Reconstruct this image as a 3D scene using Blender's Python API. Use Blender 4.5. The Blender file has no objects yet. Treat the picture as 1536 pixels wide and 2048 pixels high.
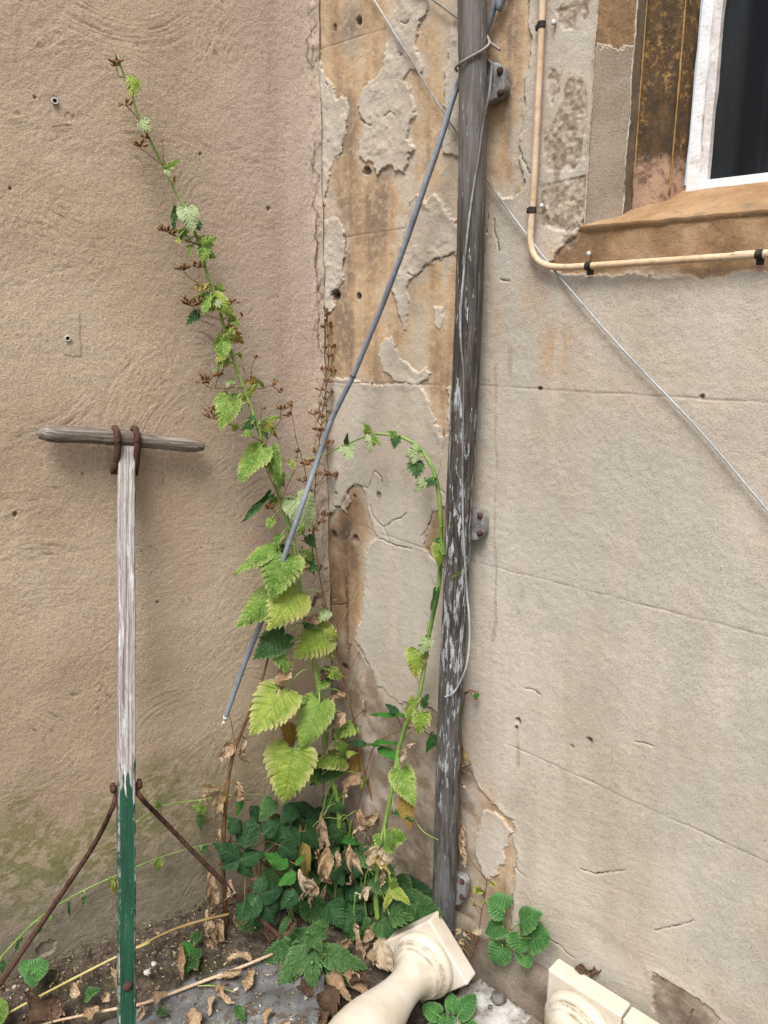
import bpy, math, random
import numpy as np
from mathutils import Vector, Matrix
random.seed(7); RNG = np.random.default_rng(7)
S = bpy.context.scene; COL = S.collection
# ------------------------------------------------------------------ camera, sky, sun, exposure
F = 1539.0; PIT = math.atan(384 / F); cp, sp = math.cos(PIT), math.sin(PIT); CAM = np.array([0, 0, 1.45])
cd = bpy.data.cameras.new('camera'); cam = bpy.data.objects.new('camera', cd); COL.objects.link(cam)
cam.location = CAM; cam.rotation_euler = (math.pi / 2 - PIT, 0, 0)
cd.sensor_fit = 'VERTICAL'; cd.sensor_height = 24; cd.lens = 24 * F / 2048; cd.clip_start = .02; cd.clip_end = 500
S.camera = cam
W = bpy.data.worlds.new('World'); S.world = W; W.use_nodes = True; wn = W.node_tree
sky = wn.nodes.new('ShaderNodeTexSky'); sky.sky_type = 'NISHITA'; sky.sun_disc = False
sky.sun_elevation = math.radians(58); sky.sun_rotation = math.radians(198)
sky.air_density = 1.0; sky.dust_density = 4.0; sky.ozone_density = .6
hs = wn.nodes.new('ShaderNodeHueSaturation'); hs.inputs['Saturation'].default_value = .35
wn.links.new(sky.outputs[0], hs.inputs['Color']); wn.links.new(hs.outputs[0], wn.nodes['Background'].inputs[0])
wn.nodes['Background'].inputs[1].default_value = .12
sd = bpy.data.lights.new('sun', 'SUN'); sd.energy = 2.6; sd.angle = math.radians(26); sd.color = (1, .965, .91)
sun = bpy.data.objects.new('sun', sd); COL.objects.link(sun)
sun.rotation_euler = Vector((.14, .44, -.88)).to_track_quat('-Z', 'Y').to_euler()
S.view_settings.view_transform = 'Standard'; S.view_settings.look = 'None'; S.view_settings.gamma = 1
S.view_settings.exposure = 0.62
S.cycles.max_bounces = 5; S.cycles.diffuse_bounces = 3; S.cycles.glossy_bounces = 2; S.cycles.transmission_bounces = 2; S.cycles.caustics_reflective = False; S.cycles.caustics_refractive = False

# ------------------------------------------------------------------ geometry of the place
def ray(px, py):
    x = (px - 768) / F; y = (1024 - py) / F
    return np.array([x, cp + y * sp, -sp + y * cp])
def hit(px, py, n, d):
    r = ray(px, py); return CAM + r * ((d - n @ CAM) / (n @ r))
ZUP = np.array([0, 0, 1.0])
C = hit(658, 1742, ZUP, 0)                       # where the two walls meet the ground
DL = np.array([.8748, .4844, 0]); NL = np.array([.4844, -.8748, 0])     # left wall: towards the corner, outward normal
DR = np.array([.7287, -.6848, 0]); NR = np.array([-.6848, -.7287, 0])   # right wall: away from the corner, outward normal
def onL(px, py, o=0.): return hit(px, py, NL, NL @ C + o)
def onR(px, py, o=0.): return hit(px, py, NR, NR @ C + o)
def onG(px, py, z=0.): return hit(px, py, ZUP, z)
def SURF(s): return {'L': onL, 'R': onR, 'G': onG}[s]
def depth(P): d = np.asarray(P) - CAM; return d[1] * cp - d[2] * sp
def m_per_px(P): return depth(P) / F
def uvR(px, py, o=0.): P = onR(px, py, o); return ((P - C) @ DR, P[2])
def uvL(px, py, o=0.): P = onL(px, py, o); return ((P - C) @ DL, P[2])
def frame(D, N):
    M = Matrix.Identity(4)
    for i in range(3): M[i][0] = D[i]; M[i][1] = -N[i]; M[i][3] = C[i]
    return M

# ------------------------------------------------------------------ objects
MW = {}
def link(o, parent=None, M=None):
    COL.objects.link(o)
    if parent is not None:
        o.parent = parent; MW[o.name] = MW[parent.name]
    else:
        MW[o.name] = M or Matrix.Identity(4); o.matrix_world = MW[o.name]
    return o
def tag(o, label=None, cat=None, group=None, kind=None):
    for k, v in (('label', label), ('category', cat), ('group', group), ('kind', kind)):
        if v: o[k] = v
    return o
def thing(name, label, cat, loc, group=None, kind=None):
    o = bpy.data.objects.new(name, None); o.empty_display_size = .02
    link(o, None, Matrix.Translation(Vector(loc)))
    return tag(o, label, cat, group, kind)
def mk(name, V, Fc, mats, parent=None, M=None, smooth=True, attrs=None, mi=None):
    """V are world coordinates; the object sits in its parent's frame (or in M)."""
    me = bpy.data.meshes.new(name); V = np.asarray(V, float)
    base = MW[parent.name] if parent is not None else (M or Matrix.Identity(4))
    inv = np.array(base.inverted()); V = V @ inv[:3, :3].T + inv[:3, 3]
    if isinstance(Fc, np.ndarray) and Fc.ndim == 2:
        k = Fc.shape[1]; me.vertices.add(len(V)); me.vertices.foreach_set('co', V.ravel())
        me.loops.add(Fc.size); me.loops.foreach_set('vertex_index', Fc.astype(np.int32).ravel())
        me.polygons.add(len(Fc)); me.polygons.foreach_set('loop_start', np.arange(0, Fc.size, k, dtype=np.int32))
        me.update(calc_edges=True); me.validate()
    else:
        me.from_pydata([tuple(v) for v in V], [], [tuple(f) for f in Fc])
    for m in (mats if isinstance(mats, (list, tuple)) else [mats]): me.materials.append(m)
    if mi is not None: me.polygons.foreach_set('material_index', np.asarray(mi, np.int32))
    me.polygons.foreach_set('use_smooth', np.full(len(me.polygons), smooth))
    for k, a in (attrs or {}).items():
        at = me.attributes.new(k, 'FLOAT', 'POINT'); at.data.foreach_set('value', np.asarray(a, np.float32))
    me.update()
    o = bpy.data.objects.new(name, me)
    return link(o, parent, M)
class MB:
    """collects pieces of one mesh"""
    def __init__(s): s.v = []; s.f = []; s.mi = []; s.at = {}; s.n = 0
    def add(s, V, Fc, mi=0, **at):
        V = [tuple(v) for v in V]; s.v += V; s.f += [tuple(i + s.n for i in f) for f in Fc]; s.mi += [mi] * len(Fc)
        for k in set(s.at) | set(at):
            s.at.setdefault(k, [0.] * s.n); a = at.get(k, 0.)
            s.at[k] += list(a) if hasattr(a, '__len__') else [a] * len(V)
        s.n += len(V); return s
    def build(s, name, mats, parent=None, M=None, smooth=True):
        return mk(name, s.v, s.f, mats, parent, M, smooth, s.at, s.mi)
def spline(P, n=6, closed=False):
    P = np.asarray(P, float)
    if len(P) < 3: return np.array([P[0] * (1 - t) + P[-1] * t for t in np.linspace(0, 1, n + 1)])
    Q = np.vstack([2 * P[0] - P[1], P, 2 * P[-1] - P[-2]]); out = []
    for i in range(1, len(Q) - 2):
        a, b, c, d = Q[i - 1:i + 3]
        for t in np.linspace(0, 1, n, endpoint=False):
            out.append(.5 * (2 * b + (c - a) * t + (2 * a - 5 * b + 4 * c - d) * t * t + (3 * b - a - 3 * c + d) * t ** 3))
    out.append(P[-1]); return np.array(out)
def tube(P, r, k=8, cap=True, jit=0., flat=1., seed=0):
    P = np.asarray(P, float); n = len(P)
    r = np.interp(np.linspace(0, 1, n), np.linspace(0, 1, len(r)), r) if hasattr(r, '__len__') else np.full(n, r)
    T = np.gradient(P, axis=0); T /= np.linalg.norm(T, axis=1)[:, None] + 1e-12
    a = np.array([0, 0, 1.]) if abs(T[0][2]) < .9 else np.array([1., 0, 0])
    u = np.cross(T[0], a); u /= np.linalg.norm(u); V = []; rg = np.random.default_rng(seed)
    for i in range(n):
        u = u - T[i] * (u @ T[i]); u /= np.linalg.norm(u) + 1e-12; w = np.cross(T[i], u)
        for j in range(k):
            t = 2 * math.pi * j / k; rr = r[i] * (1 + jit * rg.normal())
            V.append(P[i] + rr * (math.cos(t) * u + flat * math.sin(t) * w))
    Fc = [(i * k + j, i * k + (j + 1) % k, (i + 1) * k + (j + 1) % k, (i + 1) * k + j) for i in range(n - 1) for j in range(k)]
    if cap:
        V += [P[0] - T[0] * r[0] * .3, P[-1] + T[-1] * r[-1] * .3]; b = len(V)
        Fc += [((j + 1) % k, j, b - 2) for j in range(k)] + [((n - 1) * k + j, (n - 1) * k + (j + 1) % k, b - 1) for j in range(k)]
    return V, Fc
def lathe(prof, origin, axis, k=32, side=None):
    axis = np.asarray(axis, float); axis /= np.linalg.norm(axis)
    a = np.array([0, 0, 1.]) if abs(axis[2]) < .9 else np.array([1., 0, 0])
    u = np.cross(axis, a); u /= np.linalg.norm(u); w = np.cross(axis, u); V = []; n = len(prof)
    for (x, r) in prof:
        for j in range(k):
            t = 2 * math.pi * j / k; V.append(np.asarray(origin) + axis * x + r * (math.cos(t) * u + math.sin(t) * w))
    Fc = [(i * k + j, i * k + (j + 1) % k, (i + 1) * k + (j + 1) % k, (i + 1) * k + j) for i in range(n - 1) for j in range(k)]
    Fc += [tuple(range(k - 1, -1, -1)), tuple(range((n - 1) * k, n * k))]
    return V, Fc
def prism(poly, dirv, h):
    P = np.asarray(poly, float); n = len(P); Q = P + np.asarray(dirv) * h
    return list(P) + list(Q), [tuple(range(n - 1, -1, -1)), tuple(range(n, 2 * n))] + [(i, (i + 1) % n, n + (i + 1) % n, n + i) for i in range(n)]
def box(c, ex, ey, ez, hx, hy, hz, bev=0.):
    c = np.asarray(c, float); V = []
    bm_ = [(x, y, z) for z in (-1, 1) for y in (-1, 1) for x in (-1, 1)]
    V = [c + ex * hx * x + ey * hy * y + ez * hz * z for x, y, z in bm_]
    return V, [(0, 2, 3, 1), (4, 5, 7, 6), (0, 1, 5, 4), (2, 6, 7, 3), (0, 4, 6, 2), (1, 3, 7, 5)]
def bevel(o, w, seg=2, ang=.5):
    m = o.modifiers.new('edge', 'BEVEL'); m.width = w; m.segments = seg; m.limit_method = 'ANGLE'; m.angle_limit = ang; return o

# ------------------------------------------------------------------ numpy noise and distance fields
def vnoise(x, y, seed=0):
    xi = np.floor(x).astype(np.int64); yi = np.floor(y).astype(np.int64); fx = x - xi; fy = y - yi
    fx = fx * fx * (3 - 2 * fx); fy = fy * fy * (3 - 2 * fy)
    def h(a, b):
        v = (a * 374761393 + b * 668265263 + seed * 974634777) & 0x7fffffff
        v = ((v ^ (v >> 13)) * 1274126177) & 0x7fffffff
        return ((v ^ (v >> 16)) & 0xffff) / 65535.
    return (h(xi, yi) * (1 - fx) + h(xi + 1, yi) * fx) * (1 - fy) + (h(xi, yi + 1) * (1 - fx) + h(xi + 1, yi + 1) * fx) * fy
def fbm(x, y, oct=4, seed=0):
    s = np.zeros_like(x); a = 1.; t = 0
    for i in range(oct): s += a * vnoise(x * 2 ** i, y * 2 ** i, seed + i * 17); t += a; a *= .55
    return s / t - .5
def seg_dist(x, y, P, closed):
    P = np.asarray(P); n = len(P); best = np.full(x.shape, 9.)
    for i in range(n if closed else n - 1):
        a, b = P[i], P[(i + 1) % n]; d = b - a; L = d @ d + 1e-12
        t = np.clip(((x - a[0]) * d[0] + (y - a[1]) * d[1]) / L, 0, 1)
        best = np.minimum(best, np.hypot(x - a[0] - t * d[0], y - a[1] - t * d[1]))
    return best
def inside(x, y, P):
    r = np.zeros(x.shape, bool); n = len(P)
    for i in range(n):
        (x1, y1), (x2, y2) = P[i], P[(i + 1) % n]
        if y1 == y2: continue
        c = ((y1 > y) != (y2 > y)) & (x < (x2 - x1) * (y - y1) / (y2 - y1) + x1); r ^= c
    return r
def field(x, y, polys, uv, line=False, pad=.05):
    out = np.full(x.shape, 1. if line else -1.)
    for p in polys:
        P = np.array([uv(*q) for q in p]); lo = P.min(0) - pad; hi = P.max(0) + pad
        m = (x > lo[0]) & (x < hi[0]) & (y > lo[1]) & (y < hi[1])
        if not m.any(): continue
        d = seg_dist(x[m], y[m], P, not line)
        if line: out[m] = np.minimum(out[m], d)
        else: out[m] = np.maximum(out[m], np.where(inside(x[m], y[m], P), d, -d))
    return out
def sstep(a, b, x): t = np.clip((x - a) / (b - a), 0, 1); return t * t * (3 - 2 * t)
def coords(parts):
    v = [parts[0][0]]
    for a, b, n in parts: v += list(np.linspace(a, b, n + 1)[1:])
    return np.array(v)

# ------------------------------------------------------------------ node helper
class G:
    def __init__(s, name):
        s.m = bpy.data.materials.new(name); s.m.use_nodes = True; s.t = s.m.node_tree; s.t.nodes.clear()
        s.co = s.n('TexCoord').outputs['Object']
    def n(s, t, **p):
        x = s.t.nodes.new('ShaderNode' + t)
        for k, v in p.items(): setattr(x, k, v)
        return x
    def set(s, sock, v):
        if isinstance(v, bpy.types.NodeSocket): s.t.links.new(v, sock)
        elif v is not None:
            try: sock.default_value = v
            except Exception: sock.default_value = (*v, 1.) if len(v) == 3 else v
    def map(s, sc, vec=None, rot=(0, 0, 0), loc=(0, 0, 0)):
        x = s.n('Mapping'); s.set(x.inputs['Vector'], vec or s.co); x.inputs['Scale'].default_value = sc
        x.inputs['Rotation'].default_value = rot; x.inputs['Location'].default_value = loc; return x.outputs[0]
    def tex(s, sc, det=3, ro=.55, vec=None, dist=0.):
        x = s.n('TexNoise'); s.set(x.inputs['Vector'], vec or s.co); x.inputs['Scale'].default_value = sc
        x.inputs['Detail'].default_value = det; x.inputs['Roughness'].default_value = ro; x.inputs['Distortion'].default_value = dist
        return x.outputs['Fac']
    def vor(s, sc, vec=None, feature='F1', out='Distance', rnd=1.):
        x = s.n('TexVoronoi', feature=feature); s.set(x.inputs['Vector'], vec or s.co); x.inputs['Scale'].default_value = sc
        x.inputs['Randomness'].default_value = rnd; return x.outputs[out]
    def math(s, op, a, b=0., c=0., clamp=False):
        x = s.n('Math', operation=op, use_clamp=clamp); s.set(x.inputs[0], a); s.set(x.inputs[1], b); s.set(x.inputs[2], c); return x.outputs[0]
    def vm(s, op, a, b=None, out=0):
        x = s.n('VectorMath', operation=op); s.set(x.inputs[0], a); s.set(x.inputs[1], b); return x.outputs[out]
    def rng(s, v, a, b, c=0., d=1., t='SMOOTHSTEP'):
        x = s.n('MapRange', interpolation_type=t); s.set(x.inputs[0], v)
        for i, q in enumerate((a, b, c, d)): s.set(x.inputs[i + 1], q)
        return x.outputs[0]
    def ramp(s, f, *st):
        x = s.n('ValToRGB'); s.set(x.inputs[0], f); e = x.color_ramp.elements
        while len(e) < len(st): e.new(.5)
        for q, (p, c) in zip(e, st): q.position = p; q.color = (*c, 1)
        return x.outputs[0]
    def mix(s, f, a, b, mode='MIX'):
        x = s.n('Mix', data_type='RGBA', blend_type=mode); s.set(x.inputs[0], f); s.set(x.inputs[6], a); s.set(x.inputs[7], b); return x.outputs[2]
    def attr(s, name): return s.n('Attribute', attribute_name=name).outputs['Fac']
    def sep(s, v=None):
        x = s.n('SeparateXYZ'); s.set(x.inputs[0], v or s.co); return x.outputs
    def comb(s, a, b, c):
        x = s.n('CombineXYZ'); s.set(x.inputs[0], a); s.set(x.inputs[1], b); s.set(x.inputs[2], c); return x.outputs[0]
    def bump(s, h, st=1., d=.002, nrm=None):
        x = s.n('Bump'); s.set(x.inputs['Height'], h); x.inputs['Strength'].default_value = st; x.inputs['Distance'].default_value = d
        if nrm: s.set(x.inputs['Normal'], nrm)
        return x.outputs[0]
    def out(s, col, rough=.9, nrm=None, spec=.3, trans=0., metal=0., tcol=None):
        b = s.n('BsdfPrincipled'); s.set(b.inputs['Base Color'], col); s.set(b.inputs['Roughness'], rough)
        s.set(b.inputs['Specular IOR Level'], spec); s.set(b.inputs['Metallic'], metal)
        if nrm: s.set(b.inputs['Normal'], nrm)
        o = s.n('OutputMaterial'); r = b.outputs[0]
        if trans:
            t = s.n('BsdfTranslucent'); s.set(t.inputs[0], tcol if tcol is not None else col)
            if nrm: s.set(t.inputs['Normal'], nrm)
            x = s.n('MixShader'); x.inputs[0].default_value = trans; s.t.links.new(r, x.inputs[1]); s.t.links.new(t.outputs[0], x.inputs[2]); r = x.outputs[0]
        s.t.links.new(r, o.inputs[0]); return s.m

# ------------------------------------------------------------------ wall materials
def mat_right_wall():
    g = G('old_lime_render_on_sandstone'); A = g.attr
    fine = g.tex(700, 2, .7); grain = g.tex(330, 2, .65); streak2 = A('nstreak2')
    ren = g.ramp(A('nbig'), (.22, (.425, .372, .308)), (.5, (.475, .424, .358)), (.78, (.515, .468, .402)))
    ren = g.mix(g.rng(A('npink'), .52, .85, 0, .4), ren, (.475, .40, .335))
    ren = g.mix(g.rng(A('ngrey'), .52, .8, 0, .5), ren, (.42, .405, .36))
    so = A('nstone')
    sto = g.ramp(so, (.20, (.25, .185, .13)), (.40, (.40, .275, .17)), (.58, (.485, .35, .222)), (.78, (.47, .395, .305)))
    sto = g.mix(g.rng(A('nmed'), .5, .8, 0, .4), sto, (.54, .43, .30))
    damp = A('damp')
    sto = g.mix(g.math('MULTIPLY', damp, .88), sto, g.ramp(A('nblot'), (.25, (.20, .155, .12)), (.5, (.30, .25, .20)), (.75, (.385, .335, .285))))
    ren = g.mix(g.math('MULTIPLY', damp, .4), ren, (.28, .235, .19))
    e = g.math('ADD', A('peel'), g.math('MULTIPLY', g.math('SUBTRACT', grain, .5), .004))
    pm = g.rng(e, -.0004, .0006)
    wash = g.rng(g.math('ADD', e, g.math('MULTIPLY', g.math('SUBTRACT', A('nbig'), .5), .07)), .020, -.010)
    sto = g.mix(g.math('MULTIPLY', wash, g.rng(A('nblot'), .3, .6, .15, .85)), sto, (.465, .40, .325))
    ren = g.mix(g.math('MULTIPLY', A('rust_brown'), g.rng(streak2, .3, .7, .35, 1.)), ren, (.44, .29, .165))
    sto = g.mix(g.math('MULTIPLY', A('rust_brown'), .8), sto, g.ramp(A('nblot'), (.22, (.13, .073, .036)), (.5, (.235, .138, .066)), (.78, (.33, .21, .115))))
    rim = g.math('MULTIPLY', g.rng(e, -.0026, -.0002), g.math('MULTIPLY', g.rng(A('nblot'), .45, .7), g.rng(A('nmed'), .35, .65, 0., .6)))
    ren = g.mix(rim, ren, (.68, .61, .51))
    col = g.mix(pm, ren, sto)
    co_ = g.rng(g.math('ADD', A('coarse'), g.math('MULTIPLY', g.math('SUBTRACT', grain, .5), .008)), -.001, .0015)
    col = g.mix(g.math('MULTIPLY', co_, .85), col, g.ramp(A('nmed'), (.25, (.21, .16, .115)), (.5, (.32, .26, .195)), (.75, (.44, .37, .29))))
    col = g.mix(g.rng(A('drip'), .0048, .0015, 0, .42), col, (.27, .19, .125))
    col = g.mix(g.math('MULTIPLY', A('dirt'), g.rng(A('nmed'), .25, .6, .5, 1.)), col, (.06, .05, .042))
    col = g.mix(g.math('MULTIPLY', A('moss'), g.rng(A('nblot'), .35, .6, .1, .8)), col, (.14, .15, .065))
    col = g.mix(1., col, g.ramp(grain, (.30, (.77, .755, .74)), (.5, (1, 1, 1)), (.72, (1.09, 1.08, 1.07))), 'MULTIPLY')
    pit = g.vor(42); pc = g.vor(42, out='Color')
    pits = g.math('MULTIPLY', g.rng(pit, .07, .045), g.rng(g.sep(pc)[0], .76, .78))
    col = g.mix(g.math('MULTIPLY', pits, .7), col, (.09, .07, .05))
    cr = g.math('ADD', A('crack_edge'), g.math('MULTIPLY', g.math('SUBTRACT', grain, .5), .0016))
    crk = g.rng(cr, .0017, .0004)
    col = g.mix(g.math('MULTIPLY', crk, g.rng(A('nmed'), .25, .6, .15, .9)), col, (.06, .048, .038))
    gr = g.rng(A('groove'), .0026, .0006); col = g.mix(g.math('MULTIPLY', gr, g.rng(A('nblot'), .3, .7, .08, .42)), col, (.20, .16, .125))
    h = g.math('ADD', g.math('MULTIPLY', fine, .4), g.math('MULTIPLY', grain, .8))
    h = g.math('SUBTRACT', h, g.math('MULTIPLY', pm, 1.0))
    return g.out(col, .93, g.bump(h, .7, .0014), .12)
def mat_left_wall():
    g = G('brown_trowelled_sand_render'); A = g.attr
    fine = g.tex(620, 2, .7); grain = g.tex(300, 2, .7)
    col = g.ramp(A('nbig'), (.25, (.36, .283, .198)), (.5, (.42, .335, .238)), (.75, (.47, .385, .282)))
    col = g.mix(g.math('MULTIPLY', A('pink'), .85), col, (.425, .345, .285))
    col = g.mix(g.rng(A('npink'), .58, .8, 0, .5), col, (.42, .31, .235))
    al = A('algae'); col = g.mix(g.math('MULTIPLY', al, g.rng(A('nblot'), .3, .65, .15, .9)), col, (.175, .172, .06))
    col = g.mix(g.math('MULTIPLY', A('damp'), .8), col, (.215, .185, .145))
    col = g.mix(A('corner'), col, (.42, .35, .28))
    col = g.mix(g.math('MULTIPLY', A('scratch'), .6), col, (.13, .095, .066))
    col = g.mix(1., col, g.ramp(grain, (.30, (.68, .66, .64)), (.5, (1, 1, 1)), (.72, (1.16, 1.15, 1.13))), 'MULTIPLY')
    pit = g.math('MULTIPLY', g.rng(g.vor(34), .07, .045), g.rng(g.sep(g.vor(34, out='Color'))[0], .76, .78))
    col = g.mix(g.math('MULTIPLY', pit, .8), col, (.06, .042, .03))
    col = g.mix(g.math('MULTIPLY', A('smear'), .45), col, (.47, .39, .29))
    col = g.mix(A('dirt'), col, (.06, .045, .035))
    h = g.math('ADD', g.math('MULTIPLY', fine, .4), g.math('MULTIPLY', grain, .9))
    return g.out(col, .94, g.bump(h, .8, .0017), .1)
M_RW, M_LW = mat_right_wall(), mat_left_wall()

# ------------------------------------------------------------------ the right wall
MR = frame(DR, NR); ML = frame(DL, NL)
pk = lambda *a: [tuple(map(float, q)) for q in a]
PEEL = [pk((618, -90), (1050, -90), (1062, 60), (1054, 150), (1046, 240), (1036, 297), (1048, 345), (1046, 372), (1030, 388), (1008, 396), (990, 384), (975, 430), (960, 560), (935, 765), (897, 775), (895, 870), (884, 878), (872, 850), (858, 800), (840, 770), (800, 766), (765, 768), (730, 764), (700, 760), (655, 757), (636, 752), (622, 700)),
        pk((712, 970), (699, 978), (688, 996), (682, 1015), (675, 1012), (665, 1027), (640, 1060), (610, 1100), (600, 1800), (700, 1800), (880, 1850), (880, 1430), (868, 1420), (838, 1398), (808, 1404), (795, 1400), (782, 1392), (756, 1371), (748, 1350), (740, 1332), (725, 1305), (712, 1280), (712, 1254), (725, 1241), (727, 1197), (730, 1113), (738, 1090), (756, 1076), (748, 1061), (741, 1035), (733, 993), (725, 973)),
        pk((942, 1535), (950, 1556), (957, 1573), (984, 1604), (1000, 1622), (1013, 1632), (1030, 1641), (1027, 1674), (1032, 1712), (1029, 1739), (1026, 1790), (1020, 1870), (960, 1870), (880, 1800), (890, 1530)),
        pk((1304, 1943), (1330, 1960), (1366, 1978), (1400, 1999), (1425, 2020), (1442, 2038), (1428, 2044), (1410, 2060), (1380, 2140), (1300, 2140), (1312, 2040), (1305, 1990)),
        pk((1105, 546), (1150, 550), (1200, 553), (1250, 547), (1330, 548), (1362, 552), (1385, 557), (1400, 563), (1440, 555), (1470, 547), (1500, 542), (1560, 546), (1900, 540), (1900, 300), (1180, 400), (1160, 455), (1140, 480), (1112, 505), (1098, 530)),
        pk((868, 1020), (890, 1010), (895, 1140), (868, 1122), (845, 1096), (855, 1062))]
ISLE = [pk((620, 0), (632, 30), (632, 60), (634, 100), (640, 105), (643, 130), (647, 152), (662, 165), (668, 182), (672, 200), (690, 197), (696, 210), (693, 240), (694, 255), (688, 270), (685, 290), (686, 305), (672, 315), (662, 335), (660, 355), (655, 380), (648, 412), (630, 418), (618, 415)),
        pk((618, 440), (655, 440), (664, 436), (678, 438), (682, 452), (690, 470), (688, 485), (691, 505), (686, 540), (685, 560), (678, 575), (668, 582), (664, 600), (670, 612), (658, 626), (652, 640), (635, 651), (618, 655)),
        pk((808, -60), (793, 21), (788, 35), (785, 44), (777, 65), (774, 90), (769, 135), (758, 152), (746, 161), (730, 175), (722, 187), (719, 210), (721, 232), (729, 247), (726, 262), (728, 275), (720, 294), (719, 310), (727, 322), (746, 328), (748, 338), (754, 349), (762, 336), (769, 329), (787, 333), (790, 345), (800, 349), (810, 345), (813, 325), (816, 307), (828, 298), (824, 288), (813, 276), (816, 262), (820, 246), (832, 229), (829, 210), (823, 198), (821, 177), (814, 172), (808, 161), (812, 145), (820, 136), (838, 150), (843, 140), (844, 125), (836, 108), (829, 94), (832, 82), (834, 70), (838, 55), (842, 39), (855, 23), (858, -60)),
        pk((930, -60), (900, 73), (896, 110), (892, 140), (885, 182), (888, 220), (893, 262), (882, 298), (886, 309), (897, 315), (940, 310), (940, -60)),
        pk((824, 391), (833, 387), (843, 396), (855, 401), (862, 393), (873, 396), (884, 405), (890, 416), (899, 432), (915, 450), (940, 470), (940, 515), (910, 508), (890, 514), (868, 518), (862, 525), (850, 531), (840, 545), (829, 552), (818, 560), (814, 580), (818, 600), (816, 640), (812, 660), (806, 662), (802, 640), (793, 604), (786, 590), (782, 578), (787, 555), (793, 536), (796, 515), (800, 495), (806, 475), (808, 458), (816, 424)),
        pk((780, 671), (772, 680), (761, 687), (759, 705), (761, 722), (767, 745), (775, 752), (787, 760), (808, 764), (829, 770), (850, 767), (858, 748), (850, 740), (838, 748), (827, 743), (815, 730), (800, 719), (793, 708), (787, 695), (783, 682)),
        pk((868, 611), (884, 609), (886, 640), (880, 662), (868, 655)),
        pk((618, 690), (636, 680), (641, 700), (638, 740), (644, 760), (640, 800), (646, 830), (640, 870), (618, 880)), pk((966, 1618), (992, 1626), (1010, 1642), (1022, 1665), (1012, 1690), (1008, 1720), (1000, 1745), (975, 1762), (958, 1730), (950, 1690), (956, 1655)),
        pk((690, 980), (700, 1003), (694, 1025), (682, 1018), (686, 1000))]
COARSE = [pk((1094, 133), (1112, 140), (1118, 165), (1104, 215), (1092, 175)), pk((1136, 157), (1167, 164), (1174, 209), (1171, 314), (1147, 342), (1087, 342), (1087, 286), (1108, 241), (1128, 195)),
          pk((1077, 370), (1120, 362), (1171, 349), (1167, 419), (1150, 464), (1105, 460), (1080, 440)), pk((1122, 471), (1150, 471), (1140, 499), (1119, 490)), pk((1164, -10), (1178, -10), (1174, 24), (1164, 24)), pk((1110, 20), (1150, 10), (1150, 60), (1125, 60))]
GROOVE = [pk((640, 765), (840, 769), (960, 771), (1100, 779), (1300, 791), (1536, 805), (1700, 814)), pk((716, 1050), (748, 1062), (800, 1080), (860, 1100), (950, 1125), (1100, 1162), (1250, 1200), (1400, 1238), (1536, 1272), (1700, 1313)),
          pk((1012, 1487), (1100, 1525), (1200, 1571), (1300, 1617), (1400, 1663), (1536, 1725), (1700, 1799)), pk((636, 101), (690, 82), (770, 57)), pk((690, 475), (760, 464), (810, 457))]
CRACK_EDGE = [pk((630, 20), (627, 60), (631, 100), (626, 150)), pk((634, 560), (628, 610), (634, 650), (630, 700), (637, 745), (633, 790), (638, 830)), pk((641, 660), (644, 700), (639, 740), (641, 780)), pk((628, 430), (624, 480), (628, 540)), pk((690, 240), (694, 255), (688, 270), (685, 290), (686, 305), (670, 315)), pk((657, 372), (650, 395), (646, 412), (634, 416)), pk((911, 505), (890, 514), (868, 518), (862, 525), (850, 531), (840, 545), (829, 552), (816, 548)), pk((690, 470), (690, 500), (685, 545)), pk((670, 580), (684, 560)),  # cracks, and dark lines traced along the undersides of render edges
         pk((670, 1013), (682, 1015), (690, 995), (699, 978), (712, 968), (725, 973), (736, 977), (742, 960), (746, 948), (752, 943), (762, 955), (763, 966)), pk((742, 1010), (746, 1030), (756, 1045), (768, 1055), (780, 1082)), pk((768, 1053), (780, 1048), (793, 1038), (803, 1037), (813, 1026)), pk((844, 1072), (855, 1055), (862, 1040), (865, 1022)),
         pk((760, 1077), (790, 1090), (825, 1098)), pk((942, 1535), (950, 1556), (957, 1573), (984, 1604), (1000, 1622), (1013, 1632), (1030, 1641)), pk((1031, 1712), (1033, 1735), (1040, 1745), (1047, 1752)), pk((1030, 1735), (1028, 1780), (1022, 1810)), pk((1307, 1862), (1330, 1856), (1358, 1850), (1387, 1842)),
         pk((1050, 1378), (1065, 1380), (1080, 1388)), pk((1270, 1484), (1290, 1485), (1305, 1492)), pk((1160, 1737), (1190, 1747), (1225, 1743), (1250, 1740)), pk((1100, 1880), (1118, 1890), (1132, 1905), (1146, 1916)), pk((1304, 1943), (1340, 1965), (1400, 2000)), pk((1370, 2060), (1385, 2020)), pk((1038, 297), (1048, 320), (1060, 345)),
         pk((720, 240), (732, 248), (742, 252)), pk((768, 232), (780, 222), (790, 230)), pk((797, 105), (806, 108), (800, 112)), pk((803, 45), (812, 48), (818, 38)), pk((1216, 312), (1222, 328), (1226, 345)), pk((885, 862), (886, 890), (884, 905)), pk((878, 978), (888, 985)), pk((712, 1292), (722, 1305), (735, 1330)), pk((640, 690), (634, 720), (636, 760), (632, 800)), pk((641, 100), (634, 60), (633, 10)),
         pk((647, 150), (652, 165), (657, 172)), pk((985, 440), (990, 470), (998, 500)), pk((1000, 560), (1018, 562)), pk((640, 1205), (655, 1210), (690, 1210)), pk((691, 1100), (693, 1150), (691, 1210), (694, 1300)), pk((628, 100), (630, 300), (633, 440), (632, 560), (635, 640))]
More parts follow.
